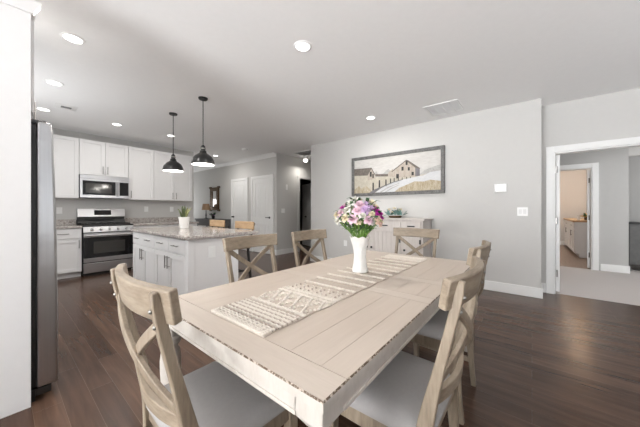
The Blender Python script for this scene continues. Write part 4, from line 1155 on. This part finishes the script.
PD = lambda u, n, z: (4.68 - n, u, z)
t = thing('thermostat', 'white rectangular thermostat above the light switches on the dining wall', 'thermostat', (4.67, .36, 1.535))
b = B(); box(b, 4.655, 4.68, .285, .435, 1.475, 1.595); obj('housing', b, PLATE, t, bevel=.006)
b = B(); box(b, 4.653, 4.655, .315, .405, 1.50, 1.57); obj('screen', b, emit('thermostat_screen', (.9, .92, .95), .5), t)
plate('light_switch', 'double rocker light switch plate on the dining wall below the thermostat', 'light switch', PD, .045, .165, 1.127, 1.247, [('rocker', .062, .098, 1.155, 1.22), ('rocker', .112, .148, 1.155, 1.22)], plain('rocker_grey', (.74, .74, .73), .4))
PHS = lambda u, n, z: (u, 5.30 - n, z)
plate('light_switch', 'double light switch plate on the grey wall beside the hall opening', 'light switch', PHS, 4.85, 4.98, 1.13, 1.25, [('rocker', 4.868, 4.905, 1.155, 1.22), ('rocker', 4.925, 4.962, 1.155, 1.22)])
plate('wall_sensor', 'small white sensor high on the grey wall beside the hall opening', 'sensor', PHS, 5.02, 5.09, 1.77, 1.92, [])
plate('wall_outlet', 'white outlet low on the dining wall behind the vase', 'outlet', PD, 3.06, 3.14, .44, .56, [('socket', 3.083, 3.117, .455, .493), ('socket', 3.083, 3.117, .507, .545)])
PKW = lambda u, n, z: (u, 6.93 - n, z)
plate('wall_outlet', 'white outlet on the kitchen wall nearest the range, over the backsplash', 'outlet', PKW, 2.11, 2.19, 1.17, 1.29, [('socket', 2.133, 2.167, 1.185, 1.223), ('socket', 2.133, 2.167, 1.237, 1.275)])
plate('wall_outlet', 'white outlet on the kitchen wall behind the potted plant', 'outlet', PKW, 2.66, 2.74, 1.17, 1.29, [('socket', 2.683, 2.717, 1.185, 1.223), ('socket', 2.683, 2.717, 1.237, 1.275)])
plate('wall_outlet', 'white outlet on the kitchen wall between refrigerator and range', 'outlet', PKW, .68, .76, 1.14, 1.26, [('socket', .703, .737, 1.155, 1.193), ('socket', .703, .737, 1.207, 1.245)])

# ------------------------------------------------------------------ far room: console, lamp, plant, mirror
t = thing('console_table', 'dark grey console table below the ornate mirror', 'console table', (4.45, 7.9, 0))
b = B(); box(b, 4.22, 4.66, 7.42, 8.95, .88, .92); obj('top', b, GREYC, t, bevel=.004)
b = B(); box(b, 4.24, 4.655, 7.45, 8.92, .70, .88); obj('apron', b, GREYC, t, bevel=.003)
for xx in (4.24, 4.60):
    for yy in (7.45, 8.865): b = B(); box(b, xx, xx + .055, yy, yy + .055, 0, .70); obj('leg', b, GREYC, t, bevel=.004)
b = B(); box(b, 4.25, 4.65, 7.47, 8.9, .18, .21); obj('shelf', b, GREYC, t)
t = thing('table_lamp', 'table lamp with tan shade on the dark console', 'lamp', (4.45, 8.62, .92))
b = B(); lathe(b, [(.06, 0), (.062, .012), (.025, .02), (.018, .05), (.028, .10), (.018, .16), (.012, .24), (.012, .34)], seg=20); obj('base', b, BLACK, t, world=False)
b = B(); lathe(b, [(.14, .29), (.105, .50)], seg=24, cap0=False, cap1=False); obj('lamp_shade', b, SHADE, t, world=False)
t = thing('small_plant', 'small purple and green plant on the console under the mirror', 'plant', (4.45, 8.15, .92))
b = B(); lathe(b, [(.04, 0), (.06, .09), (.055, .09)], seg=18); obj('pot', b, BLACK, t, world=False)
PURP = plain('purple_leaf', (.13, .06, .15), .6, var=.3)
for k in range(20):
    a = k * 2.4; L = rng.uniform(.10, .18); b = B(); d = Vector((math.cos(a) * .7, math.sin(a) * .7, rng.uniform(.4, 1.3))).normalized(); m = Vector((0, 0, .08))
    sweep(b, [m, m + d * L * .4, m + d * L * .8, m + d * L], d.cross(Vector((.2, .3, 1))), [.01, .04, .03, .004], .003); obj('leaf', b, [LEAFD, PURP, LEAFD][k % 3], t, world=False)
t = thing('wall_mirror', 'ornate bronze framed mirror hung above the console', 'mirror', (4.66, 8.46, 1.25))
b = B(); M0, M1, Z0, Z1 = 8.16, 8.70, 1.20, 1.98; w = .13; xa, xb = 4.63, 4.678
box(b, xa, xb, M0, M1, Z0, Z0 + w); box(b, xa, xb, M0, M1, Z1 - w, Z1); box(b, xa, xb, M0, M0 + w, Z0 + w, Z1 - w); box(b, xa, xb, M1 - w, M1, Z0 + w, Z1 - w)
for yy in (M0, M1):
    for zz in (Z0, Z1):
        for k in range(3): tube(b, [(xa - .01, yy + (k - 1) * .03, zz), (xb, yy + (k - 1) * .03, zz)], [.03, .035], 10)
for k in range(9):
    z_ = Z0 + .05 + k * .085
    for yy in (M0 + .03, M1 - .03): tube(b, [(xa - .014, yy, z_), (xa, yy, z_)], [.014, .03], 8)
obj('frame', b, BRONZE, t, bevel=.006)
b = B(); box(b, 4.655, 4.66, M0 + w - .01, M1 - w + .01, Z0 + w - .01, Z1 - w + .01); obj('glass', b, MIRROR, t)

# ------------------------------------------------------------------ den and pantry beyond the doorway
t = thing('grey_console', 'dark grey cabinet with black frame seen past the den wall corner', 'cabinet', (8.1, -2.3, 0))
b = B(); box(b, 7.88, 8.40, -3.1, -1.47, .13, .93); obj('body', b, GREYC, t, bevel=.004)
b = B(); box(b, 7.86, 8.42, -3.12, -1.45, .93, .965); obj('top', b, BLACK, t, bevel=.003)
for yy in (-1.50, -3.08):
    for xx in (7.89, 8.35): b = B(); box(b, xx, xx + .04, yy - .02, yy + .02, 0, .13); obj('leg', b, BLACK, t)
b = B(); box(b, 7.865, 7.88, -2.27, -1.50, .16, .90); obj('door', b, GREYC, t, bevel=.003)
b = B(); box(b, 7.865, 7.88, -3.07, -2.29, .16, .90); obj('door', b, GREYC, t, bevel=.003)

PQ = lambda u, n, z: (u, -.86 + n, z)
cabinet('base_cabinet', 'white pantry base cabinet nearest the doorway, under the wood counter', PQ, 9.32, 10.2, .53, 0, .90, [('drawer', 9.32, 10.2, .72, .89, (9.76, .805, 'h')), ('door', 9.32, 9.76, .105, .71, (9.72, .6, 'v')), ('door', 9.76, 10.2, .105, .71, (9.80, .6, 'v'))], toe=.10, group='white pantry cabinets')
cabinet('base_cabinet', 'white pantry base cabinet farther in, under the wood counter', PQ, 10.203, 11.9, .53, 0, .90, [('drawer', 10.203, 11.9, .72, .89, (11.05, .805, 'h')), ('door', 10.203, 11.05, .105, .71, (11.0, .6, 'v')), ('door', 11.05, 11.9, .105, .71, (11.1, .6, 'v'))], toe=.10, group='white pantry cabinets')
b = B(); box(b, 9.28, 11.95, -1.395, -.81, .90, .945); o = obj('wood_countertop', b, BUTCH, bevel=.005); tag(o, 'honey wood countertop on the white pantry cabinets', 'countertop')
GOLD = plain('gold_leaf', (.42, .27, .08), .5, var=.4)
t = thing('dried_arrangement', 'gold and green flower arrangement on the pantry counter', 'flower arrangement', (9.75, -1.13, .945))
b = B(); lathe(b, [(.05, 0), (.07, .02), (.06, .07), (.045, .08)], seg=18); obj('bowl', b, BRONZE, t, world=False)
for k in range(26):
    a = k * 2.4; L = rng.uniform(.10, .2); b = B(); d = Vector((math.cos(a), math.sin(a), rng.uniform(.1, .9))).normalized(); m = Vector((0, 0, .07))
    sweep(b, [m, m + d * L * .4, m + d * L * .8, m + d * L], d.cross(Vector((.2, .3, 1))), [.01, .045, .035, .004], .003); obj('leaf', b, [GOLD, LEAFD, GOLD][k % 3], t, world=False)
b = B(); lathe(b, [(.035, 0), (.045, .03), (.028, .08), (.015, .12), (.02, .13)], seg=18); o = obj('white_jar', b, CERAM); o.location = (9.55, -.95, .945); tag(o, 'small white jar on the pantry counter beside the gold arrangement', 'jar')

t = thing('pantry_light', 'warm round ceiling light in the pantry', 'ceiling light', (10.6, -1.10, H))
b = B(); lathe(b, [(.05, -.09), (.12, -.07), (.15, -.02), (.155, 0)], seg=24); obj('lamp_shade', b, emit('warm_globe', (1, .62, .34), 22), t, world=False)
l = bpy.data.lights.new('pantry_lamp', 'POINT'); l.energy = W_PANTRY; l.color = (1, .93, .86); l.shadow_soft_size = .12
lo = bpy.data.objects.new('pantry_lamp', l); C.objects.link(lo); lo.location = (10.2, -.4, H - .3)
